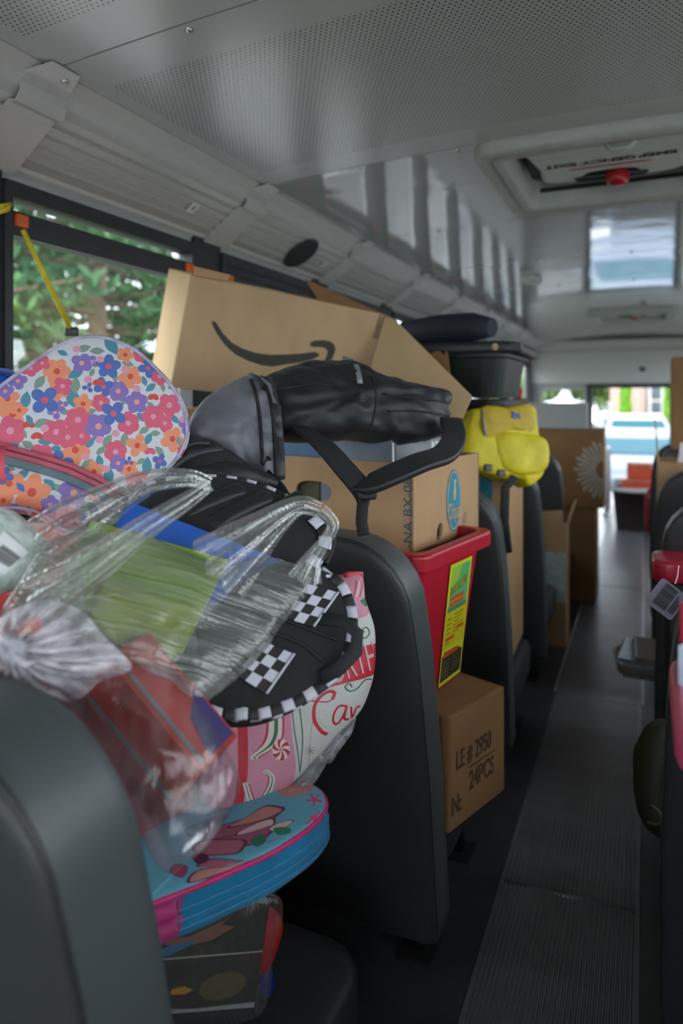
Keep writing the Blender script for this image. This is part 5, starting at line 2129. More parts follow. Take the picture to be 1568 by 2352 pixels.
def checker_patch(c0, c1, c2, c3, nu, nv, off=.004):
    """pocket patch given by its four corners in pixels"""
    q = [ls_.pxuv(*p) for p in (c0, c1, c2, c3)]
    mbs = MB()

    def at_(s_, t_):
        a = [q[0][i] * (1 - s_) + q[1][i] * s_ for i in (0, 1)]
        b = [q[3][i] * (1 - s_) + q[2][i] * s_ for i in (0, 1)]
        return (a[0] * (1 - t_) + b[0] * t_, a[1] * (1 - t_) + b[1] * t_)
    for i in range(nu):
        for j in range(nv):
            mbs.grid(lambda s_, t_: ls_.P(*at_((i + s_) / nu, (j + t_) / nv), off), 2, 2, (i + j) % 2, True)
    mbs.build('checkered_patch', [chk_w, chk_b], ck)
    mbs = MB()
    e = [ls_.P(*at_(1, t / 10), off + .001) for t in range(11)]
    mbs.tube(e, .0018, 6)
    mbs.build('patch_hem', [chk_w], ck)


checker_patch((605, 1476), (673, 1505), (610, 1596), (537, 1552), 3, 4)
checker_patch((704, 1344), (774, 1364), (718, 1442), (650, 1422), 3, 4)
for pts in ([(540, 1470), (600, 1450), (690, 1480), (740, 1520)], [(640, 1420), (720, 1450), (770, 1470)]):
    mb = MB()
    mb.tube(ls_.path(pts, 20, .001), .002, 6)
    mb.build('seam', [zip_m], ck)
mb = MB()
mb.tube([ls_.px(735, 1425, .004), ls_.px(775, 1440, .02), ls_.px(803, 1475, .03), ls_.px(800, 1515, .03), ls_.px(770, 1545, .02), ls_.px(735, 1560, .004)], 0, 8, flat=(.009, .0025), up=fl_.n)
mb.build('carry_loop', [webbing], ck)

# --- pink and white candy print shopping bag under it
cbag = thing('candy_print_bag', 'pink and white shopping bag printed with candy canes, sweets and red script', 'shopping bag', at(640, 1890, .95))
fc = frame3((480, 1860, 0.90), (850, 1700, 1.00), (560, 1400, 1.00))
cs2 = soft_px(fc, [(470, 1640), (520, 1500), (640, 1400), (740, 1340), (782, 1319), (834, 1320), (842, 1370), (860, 1430), (866, 1490), (862, 1545), (848, 1600), (826, 1640), (780, 1690), (722, 1756), (662, 1808), (610, 1840), (560, 1880), (520, 1898), (480, 1880), (455, 1780)], 0.035, 0.05, 120, pf=2.8, wr=0.004, wf=22, seed=9, rings=20)
cc = Canvas(1000, 1300, (0.52, 0.53, 0.50))
tx = cs2.tx
PINK, REDC, GRN, CRM = (0.56, 0.24, 0.33), (0.50, 0.015, 0.04), (0.02, 0.14, 0.06), (0.60, 0.60, 0.55)


def pxpoly(pts, col):
    cc.poly([tx(*p) for p in pts], col)


uq2 = tx(700, 1600)[0] - tx(699, 1600)[0]


def pxline(pts, w_, col, n=24):
    q = smooth_open([list(tx(*p)) for p in pts], n)
    cc.line(q, abs(w_ * uq2), col)


pxpoly([(400, 1500), (640, 1560), (665, 1620), (672, 1700), (680, 1760), (660, 1900), (400, 1950)], PINK)
pxpoly([(600, 1280), (850, 1290), (850, 1400), (842, 1415), (810, 1425), (780, 1400), (600, 1420)], PINK)
pxline([(668, 1600), (676, 1680), (688, 1770)], 4, (0.2, .2, .2))
pxline([(548, 1600), (556, 1660), (558, 1760), (550, 1830), (530, 1895)], 22, REDC)
for off_, col, w_ in ((0, REDC, 6), (9, CRM, 12), (20, GRN, 8), (29, CRM, 9), (37, REDC, 4)):
    pxline([(600 + off_, 1560), (614 + off_, 1660), (606 + off_, 1705), (575 + off_ * .5, 1740)], w_, col)
    pxline([(560 + off_ * .3, 1800), (575 + off_ * .3, 1850 - off_ * .2), (600, 1850 - off_ * .5), (626 - off_ * .3, 1812 - off_ * .2), (628 - off_ * .3, 1785), (610, 1768 + off_ * .3)], w_ * .8, col)
# round sweet
mx_, my_ = 645, 1722
for i in range(12):
    a0, a1 = 2 * math.pi * i / 12, 2 * math.pi * (i + 1) / 12
    P_ = [(mx_, my_)]
    for s_ in range(5):
        t = s_ / 4
        P_.append((mx_ + 21 * t * math.cos(a0 + t * .7), my_ + 25 * t * math.sin(a0 + t * .7)))
    for s_ in range(5):
        t = 1 - s_ / 4
        P_.append((mx_ + 21 * t * math.cos(a1 + t * .7), my_ + 25 * t * math.sin(a1 + t * .7)))
    pxpoly(P_, REDC if i % 2 else CRM)
# green strands and a star on the white panel
pxline([(687, 1620), (694, 1680), (692, 1740), (688, 1775)], 3, GRN)
pxline([(700, 1790), (712, 1700), (722, 1640)], 2, (.3, .32, .3))
for k in range(4):
    a = math.pi * k / 4
    pxline([(712 - 12 * math.cos(a), 1724 - 12 * math.sin(a)), (712 + 12 * math.cos(a), 1724 + 12 * math.sin(a))], 2, (.25, .2, .18), 4)
# red banner and curls
pxpoly([(760, 1500), (900, 1468), (900, 1535), (830, 1560), (770, 1575), (740, 1582)], REDC)
for pts in ([(820, 1450), (836, 1466), (848, 1455), (842, 1441), (832, 1446), (836, 1452)], [(852, 1560), (838, 1562), (822, 1580), (804, 1588), (792, 1578), (802, 1570), (808, 1578)]):
    pxline(pts, 4.5, GRN)
pxpoly([(826, 1380), (846, 1366), (850, 1384), (838, 1394)], GRN)
for k in range(4):
    pxline([(812 + 7 * k, 1370), (818 + 7 * k, 1335)], 4, REDC if k % 2 == 0 else CRM, 4)
# script capital C and a
pxline([(764, 1605), (768, 1592), (756, 1588), (736, 1600), (722, 1622), (722, 1655), (738, 1680), (750, 1686)], 9, REDC)
pxline([(764, 1605), (752, 1612), (740, 1612), (716, 1610)], 4, REDC)
pxline([(730, 1625), (734, 1655), (748, 1672)], 2.5, (.55, .4, .4))
pxline([(794, 1622), (778, 1622), (766, 1642), (766, 1660), (776, 1662), (790, 1640), (796, 1622), (790, 1650), (800, 1652)], 6.5, REDC)
pxline([(806, 1624), (808, 1648), (818, 1626), (826, 1622)], 6, REDC)
candy = cc.material('candy_print_plastic', 0.5, 0.35, 260, 0.0)
mb = MB()
cs2.fill(mb)
mb.build('body', [candy], cbag)
cream = mat('cream_letter', (0.52, 0.40, 0.38), 0.6)
o_ = cs2.pxuv(826, 1520)
ru = Vector((cs2.pxuv(852, 1510)[0] - o_[0], cs2.pxuv(852, 1510)[1] - o_[1], 0)).normalized()
rv = Vector((-ru.y, ru.x, 0))
text_part('NORTH', None, 0.056, cream, cbag, 'lettering', 0.56, warp=lambda a, b: cs2.P(o_[0] + ru.x * (a - .022) + rv.x * b, o_[1] + ru.y * (a - .022) + rv.y * b, .0012))
mb = MB()
mb.tube([cs2.px(790, 1325, .0), cs2.px(800, 1322, .003), cs2.px(832, 1322, .003)], 0, 8, flat=(.006, .001), up=fc.n)
mb.build('hem', [mat('candy_hem', (.5, .03, .06), .5)], cbag)

# little greyish carrier bag under its corner
film_grey = clear_film('greyish_film', (.9, .9, .92), 0.5, 0.25, (0.40, 0.40, 0.43), refl=.25, sscale=(5, 3, 4))
gbg = thing('plastic_scrap', 'crumpled greyish plastic bag poking out under the candy print bag', 'plastic bag', at(720, 1800, .98))
fq = frame3((690, 1780, 0.95), (800, 1660, 0.99), (680, 1700, 1.0))
sq = soft_px(fq, [(812, 1640), (806, 1675), (776, 1715), (758, 1745), (735, 1752), (715, 1790), (690, 1815), (668, 1808), (700, 1760), (740, 1715), (770, 1672)], .012, .01, 60, pf=2, wr=.004, wf=15, seed=2)
mb = MB()
sq.fill(mb)
mb.build('film', [film_grey], gbg)

# --- turquoise backpack lying flat, its rounded end towards the aisle
tq = thing('turquoise_backpack', 'turquoise and pink child backpack lying flat under the candy print bag', 'backpack', (-.5, .72, .55))
ft = Frame((-0.5, 0.72, 0.575), (1, 0.0, 0.0), (0, 1, 0.05))
ts = soft_px(ft, [(300, 2092), (345, 2074), (430, 2042), (520, 2004), (620, 1958), (700, 1908), (742, 1868), (750, 1840), (734, 1814), (694, 1798), (620, 1796), (500, 1830), (360, 1900), (250, 1980)], 0.010, 0.010, 120, pf=4.5, rim=0.021, wr=0.0012, wf=12, rings=14)
tc_ = Canvas(1200, 800, (0.12, 0.38, 0.50))
ttx = ts.tx


def tpoly(pts, col, n=None):
    q = [list(ttx(*p)) for p in pts]
    if n:
        q = smooth_closed(q, n)
    tc_.poly(q, col)


def tline(pts, w_, col):
    tc_.line(smooth_open([list(ttx(*p)) for p in pts], 24), w_, col)


DK = (0.10, 0.02, 0.06)
SKN, MAU, WHT = (0.50, 0.24, 0.20), (0.34, 0.10, 0.16), (0.66, 0.50, 0.50)


def petal(pts, col):
    tpoly(pts, DK, 60)
    cx_ = sum(p[0] for p in pts) / len(pts)
    cy_ = sum(p[1] for p in pts) / len(pts)
    tpoly([(cx_ + (p[0] - cx_) * .88, cy_ + (p[1] - cy_) * .86) for p in pts], col, 60)


tpoly([(640, 1806), (700, 1800), (720, 1812), (690, 1826), (650, 1828)], SKN, 40)
petal([(650, 1852), (545, 1885), (480, 1905), (470, 1935), (560, 1925), (630, 1880)], MAU)
petal([(655, 1858), (610, 1850), (560, 1880), (520, 1902), (600, 1885)], SKN)
petal([(632, 1880), (600, 1885), (540, 1915), (560, 1930), (620, 1905)], WHT)
petal([(632, 1895), (560, 1915), (480, 1930), (470, 1950), (560, 1945), (610, 1925)], MAU)
petal([(676, 1884), (640, 1890), (615, 1905), (640, 1910)], WHT)
petal([(560, 1928), (470, 1930), (440, 1945), (460, 1965), (540, 1962), (562, 1945)], (0.42, 0.13, 0.19))
petal([(540, 1975), (480, 1972), (450, 1990), (500, 2005), (560, 1990)], (0.40, 0.12, 0.18))
tpoly([(440, 1965), (470, 1960), (480, 1975), (455, 1985)], DK, 30)
petal([(520, 1990), (450, 2000), (430, 2030), (500, 2020), (580, 1985)], SKN)
petal([(430, 1990), (400, 1985), (390, 2005), (420, 2015)], (.36, .06, .12))
tpoly([(628, 1902), (660, 1900), (668, 1912), (640, 1918)], (.02, .20, .11), 30)
tpoly([(575, 1930), (600, 1915), (612, 1930), (590, 1945)], (.03, .16, .10), 30)
petal([(612, 1935), (640, 1925), (645, 1940), (620, 1950)], (.5, .25, .25))
HP = (0.62, 0.06, 0.20)
for cx_, cy_ in ((722, 1888), (722, 1836)):
    for k in range(5):
        a = 2 * math.pi * k / 5 + .4
        tline([(cx_, cy_), (cx_ + 17 * math.cos(a), cy_ + 14 * math.sin(a))], .012, HP)
tpoly([(430, 1900), (520, 1870), (500, 1900), (440, 1925)], (.05, .22, .30), 40)
tur_m = tc_.material('turquoise_print_cloth', 0.5, 0.15, 900)
blue_c = mat('bright_teal_blue_cloth', (0.005, 0.19, 0.38), 0.5, bump=0.25, bscale=500, sheen=.2)
mag_c = mat('magenta_cloth', (0.42, 0.025, 0.17), 0.6, bump=0.25, bscale=500)
mb = MB()
ts.fill(mb, 0, 1)
for i, f in enumerate(mb.f):
    # everything on the side wall and the underside is blue
    if sum((Vector(mb.v[q]) - ft.o).dot(ft.n) for q in f) / len(f) < 0.0195:
        mb.m[i] = 1
mb.build('body', [tur_m, blue_c], tq)
mb = MB()
mb.tube([ft.p(p[0] * .992 + ts.cu * .008, p[1] * .992 + ts.cv * .008, .0225) for p in ts.out], .0034, 8, closed=True)
mb.build('piping', [mat('hot_pink_piping', (0.62, 0.02, 0.17), .45)], tq)
for nn, rr2 in ((0.004, .0022), (-0.008, .0022), (-.018, .0028)):
    mb = MB()
    mb.tube([ft.p(p[0] * 1.004 - ts.cu * .004, p[1] * 1.004 - ts.cv * .004, nn) for p in ts.out], rr2, 6, closed=True)
    mb.build('side_zip', [blue_c], tq)
mb = MB()
side = []
for p in ts.out:
    q = ft.p(p[0], p[1], 0) - CAM
    zc_ = q.dot(cF)
    X_, Y_ = 784 + FOC * q.dot(cR) / zc_, 912 - FOC * q.z / zc_
    if 280 < X_ < 428 and Y_ > 1990:
        side.append((p[0] * 1.012 - ts.cu * .012, p[1] * 1.012 - ts.cv * .012))
for nn in (.009, -.012):
    mb.tube([ft.p(p[0], p[1], nn) for p in side], 0, 8, flat=(.0095, .005), up=Vector((0, -1, 0.2)))
mb.build('end_tab', [mag_c], tq)

# --- clear wrapped picture packs at the bottom of the heap
pc = Canvas(500, 600, (0.035, 0.03, 0.024))
for k in range(60):
    pc.ell(R_.random(), R_.random(), .08 * R_.random(), .05 * R_.random(), R_.random() * 3, (0.03 + .05 * R_.random(), .03 + .02 * R_.random(), .02))
pc.poly([(.05, .66), (.35, .70), (.62, .84), (.70, .92), (.60, .80), (.72, .78), (.55, .66), (.30, .60)], (0.28, 0.13, 0.07))
pc.poly([(0, .52), (.2, .62), (.38, .66), (.40, .63), (.22, .54), (0, .46)], (0.03, 0.20, 0.35))
pc.poly([(0, .485), (1, .52), (1, .535), (0, .50)], (.45, .42, .40))
pc.poly([(.28, .22), (.38, .24), (.46, .20), (.40, .17), (.28, .17)], (0.60, 0.28, 0.02))
pc.ell(.70, .22, .20, .15, .3, (0.12, 0.10, 0.04))
pc.ell(.10, .18, .13, .07, .2, (0.13, 0.12, 0.18))
pc.poly([(0, .06), (.5, .03), (1, .05), (1, 0), (0, 0)], (.40, .39, .40))
pp_ = thing('picture_pack', 'dark picture books in clear wrap at the bottom of the heap', 'book', at(470, 2330, .88))
fpp = frame3((300, 2335, 0.84), (588, 2312, 0.90), (300, 2110, 0.86))
W_, H_ = fpp.uv(600, 2200)[0], fpp.uv(300, 2080)[1]
mb = MB()
mb.quad([fpp.p(0, 0, .001), fpp.p(W_, 0, .001), fpp.p(W_, H_, .001), fpp.p(0, H_, .001)], [(0, 0), (1, 0), (1, 1), (0, 1)])
mb.box((0, 0, -0.03), (W_, H_, 0), 1, fpp)
mb.build('cover', [pc.material('picture_cover_print', .35, 0.0), paper_w], pp_)
wrapf = clear_film('clear_wrap', (.95, .95, .97), 0.05, 0.12, (0.6, .6, .63), refl=.3)
sw = Soft(fpp, smooth_closed([(-.01, -.01), (W_ / 2, -.014), (W_ + .012, -.008), (W_ + .016, H_ / 2), (W_ + .012, H_ + .008), (W_ / 2, H_ + .012), (-.01, H_ + .01)], 70), .012, .034, 3.2, wr=.004, wf=26, rings=12)
mb = MB()
sw.fill(mb)
mb.build('wrap', [wrapf], pp_)
rp_ = thing('red_blue_pack', 'small red and blue wrapped packet beside the picture books', 'package', at(620, 2250, .95))
frp = frame3((600, 2250, .93), (660, 2230, .95), (605, 2080, .95))
srp = soft_px(frp, [(608, 2085), (632, 2090), (650, 2120), (640, 2170), (618, 2225), (600, 2240), (596, 2170)], .012, .02, 50, pf=2.6, wr=.002)
mb = MB()
srp.fill(mb)
mb.build('packet', [mat('red_packet', (.50, .02, .012), .35)], rp_)
srp2 = soft_px(frame3((600, 2300, .93), (650, 2280, .94), (600, 2220, .94)), [(600, 2215), (622, 2225), (632, 2260), (620, 2290), (600, 2290), (592, 2250)], .01, .02, 40, pf=2.6)
mb = MB()
srp2.fill(mb)
mb.build('blue_end', [mat('deep_blue_packet', (.015, .02, .20), .35)], rp_)

# --- big clear carrier bag with folders
cp = thing('clear_carrier_bag', 'clear plastic carrier bag of green and blue folders on top of the heap', 'plastic bag', at(380, 1560, .80))
film = clear_film('clear_carrier_film', (.93, .94, .93), 0.21, 0.12, (0.55, 0.57, 0.55), refl=.55, sscale=(3, 46, 6))
fB = frame3((60, 1400, .72), (640, 1560, .82), (200, 1200, .82))
bo = soft_px(fB, [(6, 1400), (40, 1340), (95, 1255), (160, 1222), (250, 1212), (330, 1228), (410, 1256), (490, 1284), (560, 1290), (620, 1272), (690, 1290), (724, 1310), (704, 1375), (650, 1435), (622, 1480), (560, 1545), (490, 1600), (450, 1618), (400, 1600), (330, 1560), (250, 1510), (170, 1440), (100, 1400), (50, 1392)], .028, .03, 120, pf=2.6, wr=.010, wf=13, seed=12, rings=22)
mb = MB()
bo.fill(mb)
mb.build('film', [film], cp)


def ribbon_film(pts, ws, name='handle', folds=3, parent=None, m=None):
    """a gathered strip of film: several narrow pleats side by side. pts: (px,py,depth), ws: half widths"""
    P_ = [Vector(q) for q in smooth_open([list(at(*p)) for p in pts], 30)]
    wv = [float(np.interp(i / 29, np.linspace(0, 1, len(ws)), ws)) for i in range(30)]
    mbs = MB()
    nu = folds * 4

    def f(s_, t_):
        i = min(int(round(t_ * 29)), 29)
        a, b = P_[max(i - 1, 0)], P_[min(i + 1, 29)]
        t = (b - a).normalized()
        x = t.cross(cF).normalized()
        o = (s_ - .5) * 2 * wv[i]
        return P_[i] + x * o + cF * (0.35 * wv[i] * math.sin(s_ * folds * 2 * math.pi + t_ * 3) - .6 * wv[i] * (1 - (2 * s_ - 1) ** 2))
    mbs.grid(f, nu, 29, 0, True)
    return mbs.build(name, [m or film], parent or cp)


ribbon_film([(90, 1385, .72), (200, 1310, .74), (330, 1215, .77), (430, 1150, .80), (482, 1112, .82)], [.030, .022, .016, .012, .008])
ribbon_film([(484, 1114, .82), (440, 1100, .84), (360, 1104, .85), (290, 1130, .84), (180, 1195, .80), (110, 1245, .78)], [.008, .012, .016, .022, .03, .034])
ribbon_film([(500, 1310, .80), (580, 1240, .82), (640, 1190, .84), (690, 1162, .86), (735, 1172, .87)], [.045, .034, .022, .014, .010])
ribbon_film([(735, 1172, .87), (765, 1205, .87), (745, 1245, .86), (715, 1290, .85), (700, 1330, .84)], [.010, .008, .008, .012, .022])
folder_blue = mat('royal_blue_folder', (0.006, 0.085, 0.42), 0.4, var=.02)
folder_green = mat('lime_green_folder', (0.23, 0.36, 0.012), 0.45, var=.03)
orange_card = mat('orange_card', (0.55, 0.14, 0.03), 0.5, var=.05)


def slab(name, lab, cat_, corners, th_, m, edge=None, grp=None):
    """flat folder from four pixel-depth corners: lower left, lower right, upper right, upper left"""
    A = [at(*c) for c in corners]
    f = Frame(A[0], A[1] - A[0], A[3] - A[0])
    pts = [((q - A[0]).dot(f.u), (q - A[0]).dot(f.v)) for q in A]
    t_ = thing(name, lab, cat_, A[0], grp)
    mbs = MB()
    mbs.prism(pts, f, -.0015, 0)
    mbs.build('front_cover', [m], t_)
    mbs = MB()
    c_ = [sum(p[i] for p in pts) / 4 for i in (0, 1)]
    mbs.prism([(c_[0] + (p[0] - c_[0]) * .985, c_[1] + (p[1] - c_[1]) * .985) for p in pts], f, -th_, -.0015)
    mbs.build('pages', [paper_w], t_)
    mbs = MB()
    mbs.prism(pts, f, -th_ - .0015, -th_)
    mbs.build('back_cover', [m], t_)
    return t_, f, pts


slab('folder', 'royal blue folder sticking out of the clear carrier bag', 'folder', [(150, 1400, .80), (560, 1560, .85), (712, 1300, .92), (298, 1152, .88)], .006, folder_blue)
slab('folder', 'lime green folder in front of the blue one in the clear carrier bag', 'folder', [(100, 1395, .77), (420, 1500, .80), (535, 1272, .86), (210, 1195, .84)], .006, folder_green)
slab('folder', 'second lime green folder lower in the clear carrier bag', 'folder', [(200, 1440, .765), (390, 1530, .775), (470, 1400, .82), (240, 1330, .80)], .004, mat('yellow_green_folder', (0.30, .38, .03), .45))
slab('card_box', 'orange card box at the lower edge of the clear carrier bag', 'box', [(205, 1470, .765), (345, 1510, .775), (362, 1468, .79), (225, 1430, .78)], .012, orange_card)
pn = mat('pencil_orange', (.45, .16, .05), .4)
for k, lab in enumerate(('leftmost of three orange pencils in the clear carrier bag', 'middle of three orange pencils in the clear carrier bag', 'rightmost of three orange pencils in the clear carrier bag')):
    a, b = at(96 + 14 * k, 1345 - 2 * k, .765), at(92 + 14 * k, 1300 - 3 * k, .79)
    t_ = thing('pencil', lab, 'pencil', a, 'orange pencils')
    mb = MB()
    mb.tube([a, b], .0035, 6)
    mb.build('shaft', [pn], t_)
    mb = MB()
    d = (b - a).normalized()
    mb.tube([b, b + d * .006, b + d * .009], [.0034, .0014, .0004], 6)
    mb.build('tip', [mat('pencil_wood', (.55, .38, .22), .7)], t_)

# --- knotted bag with a red box, nearest to the camera
tb = thing('tied_bag', 'knotted clear plastic bag around a red box, over the nearest seat', 'plastic bag', at(380, 1960, .70))
film2 = clear_film('milky_film', (.93, .92, .95), 0.09, 0.16, (0.58, 0.56, 0.62), refl=.30, sscale=(20, 4, 6))
film3 = clear_film('gathered_milky_film', (.96, .95, .98), 0.50, 0.16, (0.66, 0.64, 0.70), refl=.5, sscale=(30, 3, 6))
bx_f = frame3((386, 1858, .70), (462, 1770, .675), (171, 1611, .745))
rbx = thing('red_carton', 'red printed carton inside the knotted plastic bag', 'box', at(386, 1858, .72))
Wb, Hb = (at(462, 1770, .675) - at(386, 1858, .70)).length, (at(171, 1611, .745) - at(386, 1858, .70)).length
redc = mat('red_orange_carton', (0.45, 0.035, 0.022), 0.5, var=.05, vscale=10)
mb = MB()
mb.box((0, 0, -.065), (Wb, Hb, 0), 0, bx_f)
bevel(mb.build('body', [redc], rbx), .002, 1)
gstrip = mat('grey_carton_stripe', (.16, .16, .15), .5)
decal(bx_f, [(Wb * .12, Hb * .02), (Wb * .24, Hb * .02), (Wb * .20, Hb * .95), (Wb * .12, Hb * .95)], gstrip, rbx, 'stripe_print', .0005)
for k in range(5):
    decal(bx_f, [(Wb * (.50), Hb * (.66 + .025 * k)), (Wb * .92, Hb * (.67 + .025 * k)), (Wb * .92, Hb * (.675 + .025 * k)), (Wb * .50, Hb * (.665 + .025 * k))], mat('pale_red_print', (.5, .2, .19), .5), rbx, 'text_line_print', .0005)
bs_ = Frame(bx_f.p(Wb, 0, 0), -bx_f.n, bx_f.v)
decal(bs_, [(.004, Hb * .02), (.010, Hb * .02), (.010, Hb * .97), (.004, Hb * .97)], gstrip, rbx, 'stripe_print', .0005)
decal(bs_, [(.018, Hb * .03), (.06, Hb * .03), (.06, Hb * .45), (.03, Hb * .30)], mat('violet_blue_print', (.05, .04, .15), .5), rbx, 'blue_print', .0005)
fT = frame3((150, 1800, .68), (480, 1800, .68), (150, 1560, .72))
to_ = soft_px(fT, [(-40, 1490), (40, 1420), (70, 1388), (130, 1378), (190, 1402), (245, 1460), (300, 1518), (370, 1526), (405, 1555), (470, 1660), (540, 1782), (532, 1850), (505, 1900), (470, 1950), (420, 1990), (380, 2010), (340, 1960), (250, 1800), (160, 1680), (60, 1600), (-40, 1575)], .034, .060, 120, pf=3.2, wr=.007, wf=20, seed=20, rings=20)
mb = MB()
to_.fill(mb)
mb.build('film', [film2], tb)
# gathered neck fanning out from the knot
K = at(28, 1490, .615)
fan = [(-40, 1450), (20, 1405), (62, 1388), (120, 1380), (190, 1405), (240, 1462), (298, 1520), (292, 1545), (235, 1562), (190, 1600), (150, 1612), (100, 1590), (50, 1590), (0, 1580), (-50, 1560)]
fan3 = [at(x, y, .66 + .00004 * (x + 50)) for x, y in fan]
F3 = [Vector(q) for q in smooth_open([list(q) for q in fan3], 91)]
mb = MB()


def fanf(s_, t_):
    i = min(int(round(s_ * 90)), 90)
    r = 0.06 + 0.94 * t_
    q = K.lerp(F3[i], r)
    amp = .0075 * math.sin(math.pi * min(r * 1.05, 1)) * (math.sin(i * 1.05) + .5 * math.sin(i * 2.3 + 1))
    return q - cF * (amp + .012 * math.sin(math.pi * r))


mb.grid(fanf, 90, 14, 0, True)
mb.build('gathered_neck', [film3], tb)
mb = MB()
for k in range(3):
    mb.tube([K + Vector((.010 * math.cos(a + k), .004 * math.sin(3 * a), .008 * math.sin(a + k * .7))) for a in [2 * math.pi * i / 16 for i in range(16)]], .0042, 8, closed=True)
mb.tube([K + Vector((.0, 0, .0)), K + Vector((.012, -.006, -.004)), K + Vector((.022, -.004, -.010)), K + Vector((.03, .0, -.006))], [.006, .005, .004, .001], 8)
mb.build('knot', [film3], tb)
oc_, f5, p5 = slab('orange_card', 'orange red card inside the neck of the knotted bag', 'card', [(30, 1462, .70), (95, 1452, .70), (92, 1408, .71), (62, 1420, .71)], .003, mat('orange_red_card', (.62, .07, .01), .5))

# --- yellow cord across the near window
yc_ = mat('yellow_cord_braid', (0.62, 0.50, 0.01), 0.6, bump=.5, bscale=260)
cdt = thing('yellow_rope', 'yellow cord slanting across the near window to a black clip', 'cord', on_x(165, 770, -1.27))
mb = MB()
A = on_x(52, 528, -1.285)
B = on_x(165, 762, -1.27)
mb.tube([A, A.lerp(B, .5), B], .0062, 8)
mb.build('cord', [yc_], cdt)
mb = MB()
mb.tube([on_x(-30, 482, -1.30), on_x(5, 474, -1.28), on_x(25, 470, -1.27), on_x(18, 480, -1.27), on_x(-20, 492, -1.28)], .006, 8)
mb.build('knotted_end', [yc_], cdt)
mb = MB()
mb.pillow(Frame(B, cR, (0, 0, 1)), rrect(.034, .024, .006), .010, .008, 5, pf=4)
mb.build('clip', [black_pl], cdt)
# ------------------------------------------------------------------ yellow backpack over the third seat
yb = thing('yellow_backpack', 'bright yellow backpack hung over the seat before the dark totes', 'backpack', at(1160, 1110, 2.0))
yel_m = mat('bright_yellow_nylon', (0.60, 0.50, 0.004), 0.6, var=.06, vscale=14, bump=.3, bscale=300)
fy = frame3((1090, 1095, 1.93), (1240, 1105, 2.02), (1085, 945, 1.98))
ys_ = soft_px(fy, [(1084, 950), (1088, 938), (1150, 936), (1205, 932), (1232, 940), (1238, 1000), (1250, 1040), (1250, 1085), (1235, 1104), (1212, 1117), (1195, 1100), (1150, 1098), (1110, 1080), (1085, 1072), (1070, 1040), (1074, 990)], .028, .03, 90, pf=3.4, wr=.007, wf=14, seed=3, rim=.012)
mb = MB()
ys_.fill(mb)
mb.build('body', [yel_m], yb)
yd = mat('deep_yellow_nylon', (0.46, 0.32, 0.006), 0.6, bump=.3, bscale=300)
ysf = Soft(Frame(fy.p(0, 0, .022), fy.u, fy.v), smooth_closed([fy.uv(*p) for p in [(1090, 942), (1150, 940), (1205, 936), (1206, 1000), (1160, 994), (1120, 1010), (1088, 1010)]], 60), .022, 0, 4, wr=.003, wf=18)
mb = MB()
ysf.fill(mb)
mb.build('top_flap', [yd], yb)
mb = MB()
bp_ = Soft(Frame(fy.p(0, 0, .026), fy.u, fy.v), smooth_closed([fy.uv(*p) for p in [(1120, 1005), (1180, 1000), (1235, 1015), (1240, 1075), (1200, 1095), (1140, 1080)]], 60), .026, 0, 3.2, wr=.004, wf=18)
bp_.fill(mb)
mb.build('front_pocket', [yel_m], yb)
mb = MB()
mb.tube(ysf.path([(1106, 942), (1108, 970), (1113, 1000)], 12, .003), .004, 6)
mb.build('zipper', [mat('grey_zip', (.22, .21, .18), .4)], yb)
cu_, cv_ = ysf.pxuv(1183, 955)
mb = MB()
ef = Frame(ysf.P(cu_, cv_, .002), fy.u, fy.v)
mb.prism([(-.016, -.006), (-.006, -.010), (.006, -.004), (.016, -.008), (.012, .004), (.016, .010), (.0, .006), (-.014, .012), (-.010, .002)], ef, 0, .002)
mb.build('blue_emblem', [mat('blue_emblem', (.01, .08, .36), .5)], yb)
mb = MB()
mb.tube(bp_.path([(1100, 1072), (1125, 1078), (1150, 1086), (1175, 1098)], 16, -.002), 0, 8, flat=(.012, .003), up=fy.n)
so2 = mb.build('strap', [yd], yb)
for p0 in ((1118, 1075), (1148, 1087)):
    mb = MB()
    mb.pillow(Frame(bp_.px(*p0, .006), fy.u, fy.v), rrect(.026, .020, .004), .004, .003, 4, pf=5)
    mb.build('buckle', [black_pl], so2)
mb = MB()
mb.tube([at(1172, 1098, 1.93), at(1185, 1095, 1.93), at(1160, 1120, 1.92), at(1158, 1200, 1.93), at(1166, 1270, 1.95)], 0, 8, flat=(.013, .002), up=-cF)
mb.build('hanging_strap', [webbing], yb)

# ------------------------------------------------------------------ right of the aisle
rtub = mat('raspberry_red_tub', (0.45, 0.015, 0.04), 0.3, var=.02)
rl_ = thing('red_lidded_tub', 'red lid of a storage tub on the right seat beside the aisle', 'storage tub', (.25, 1.79, 0))
lz = 0.738
mb = MB()
lf2 = Frame((0.255, 1.79, lz), (1, 0, 0), (0, 1, 0))
mb.pillow(lf2, even([list(p) for p in rrect(0.48, 0.14, 0.03)], 70, True), .010, .004, 6, pf=5, rim=.018)
mb.build('lid', [rtub], rl_)
tote(rl_, Vector((0.47, 1.735, 0)), Vector((0, 1, 0)), Vector((1, 0, 0)), .11, .43, .004, .716, black_pl, .01, .006, .02, .02)
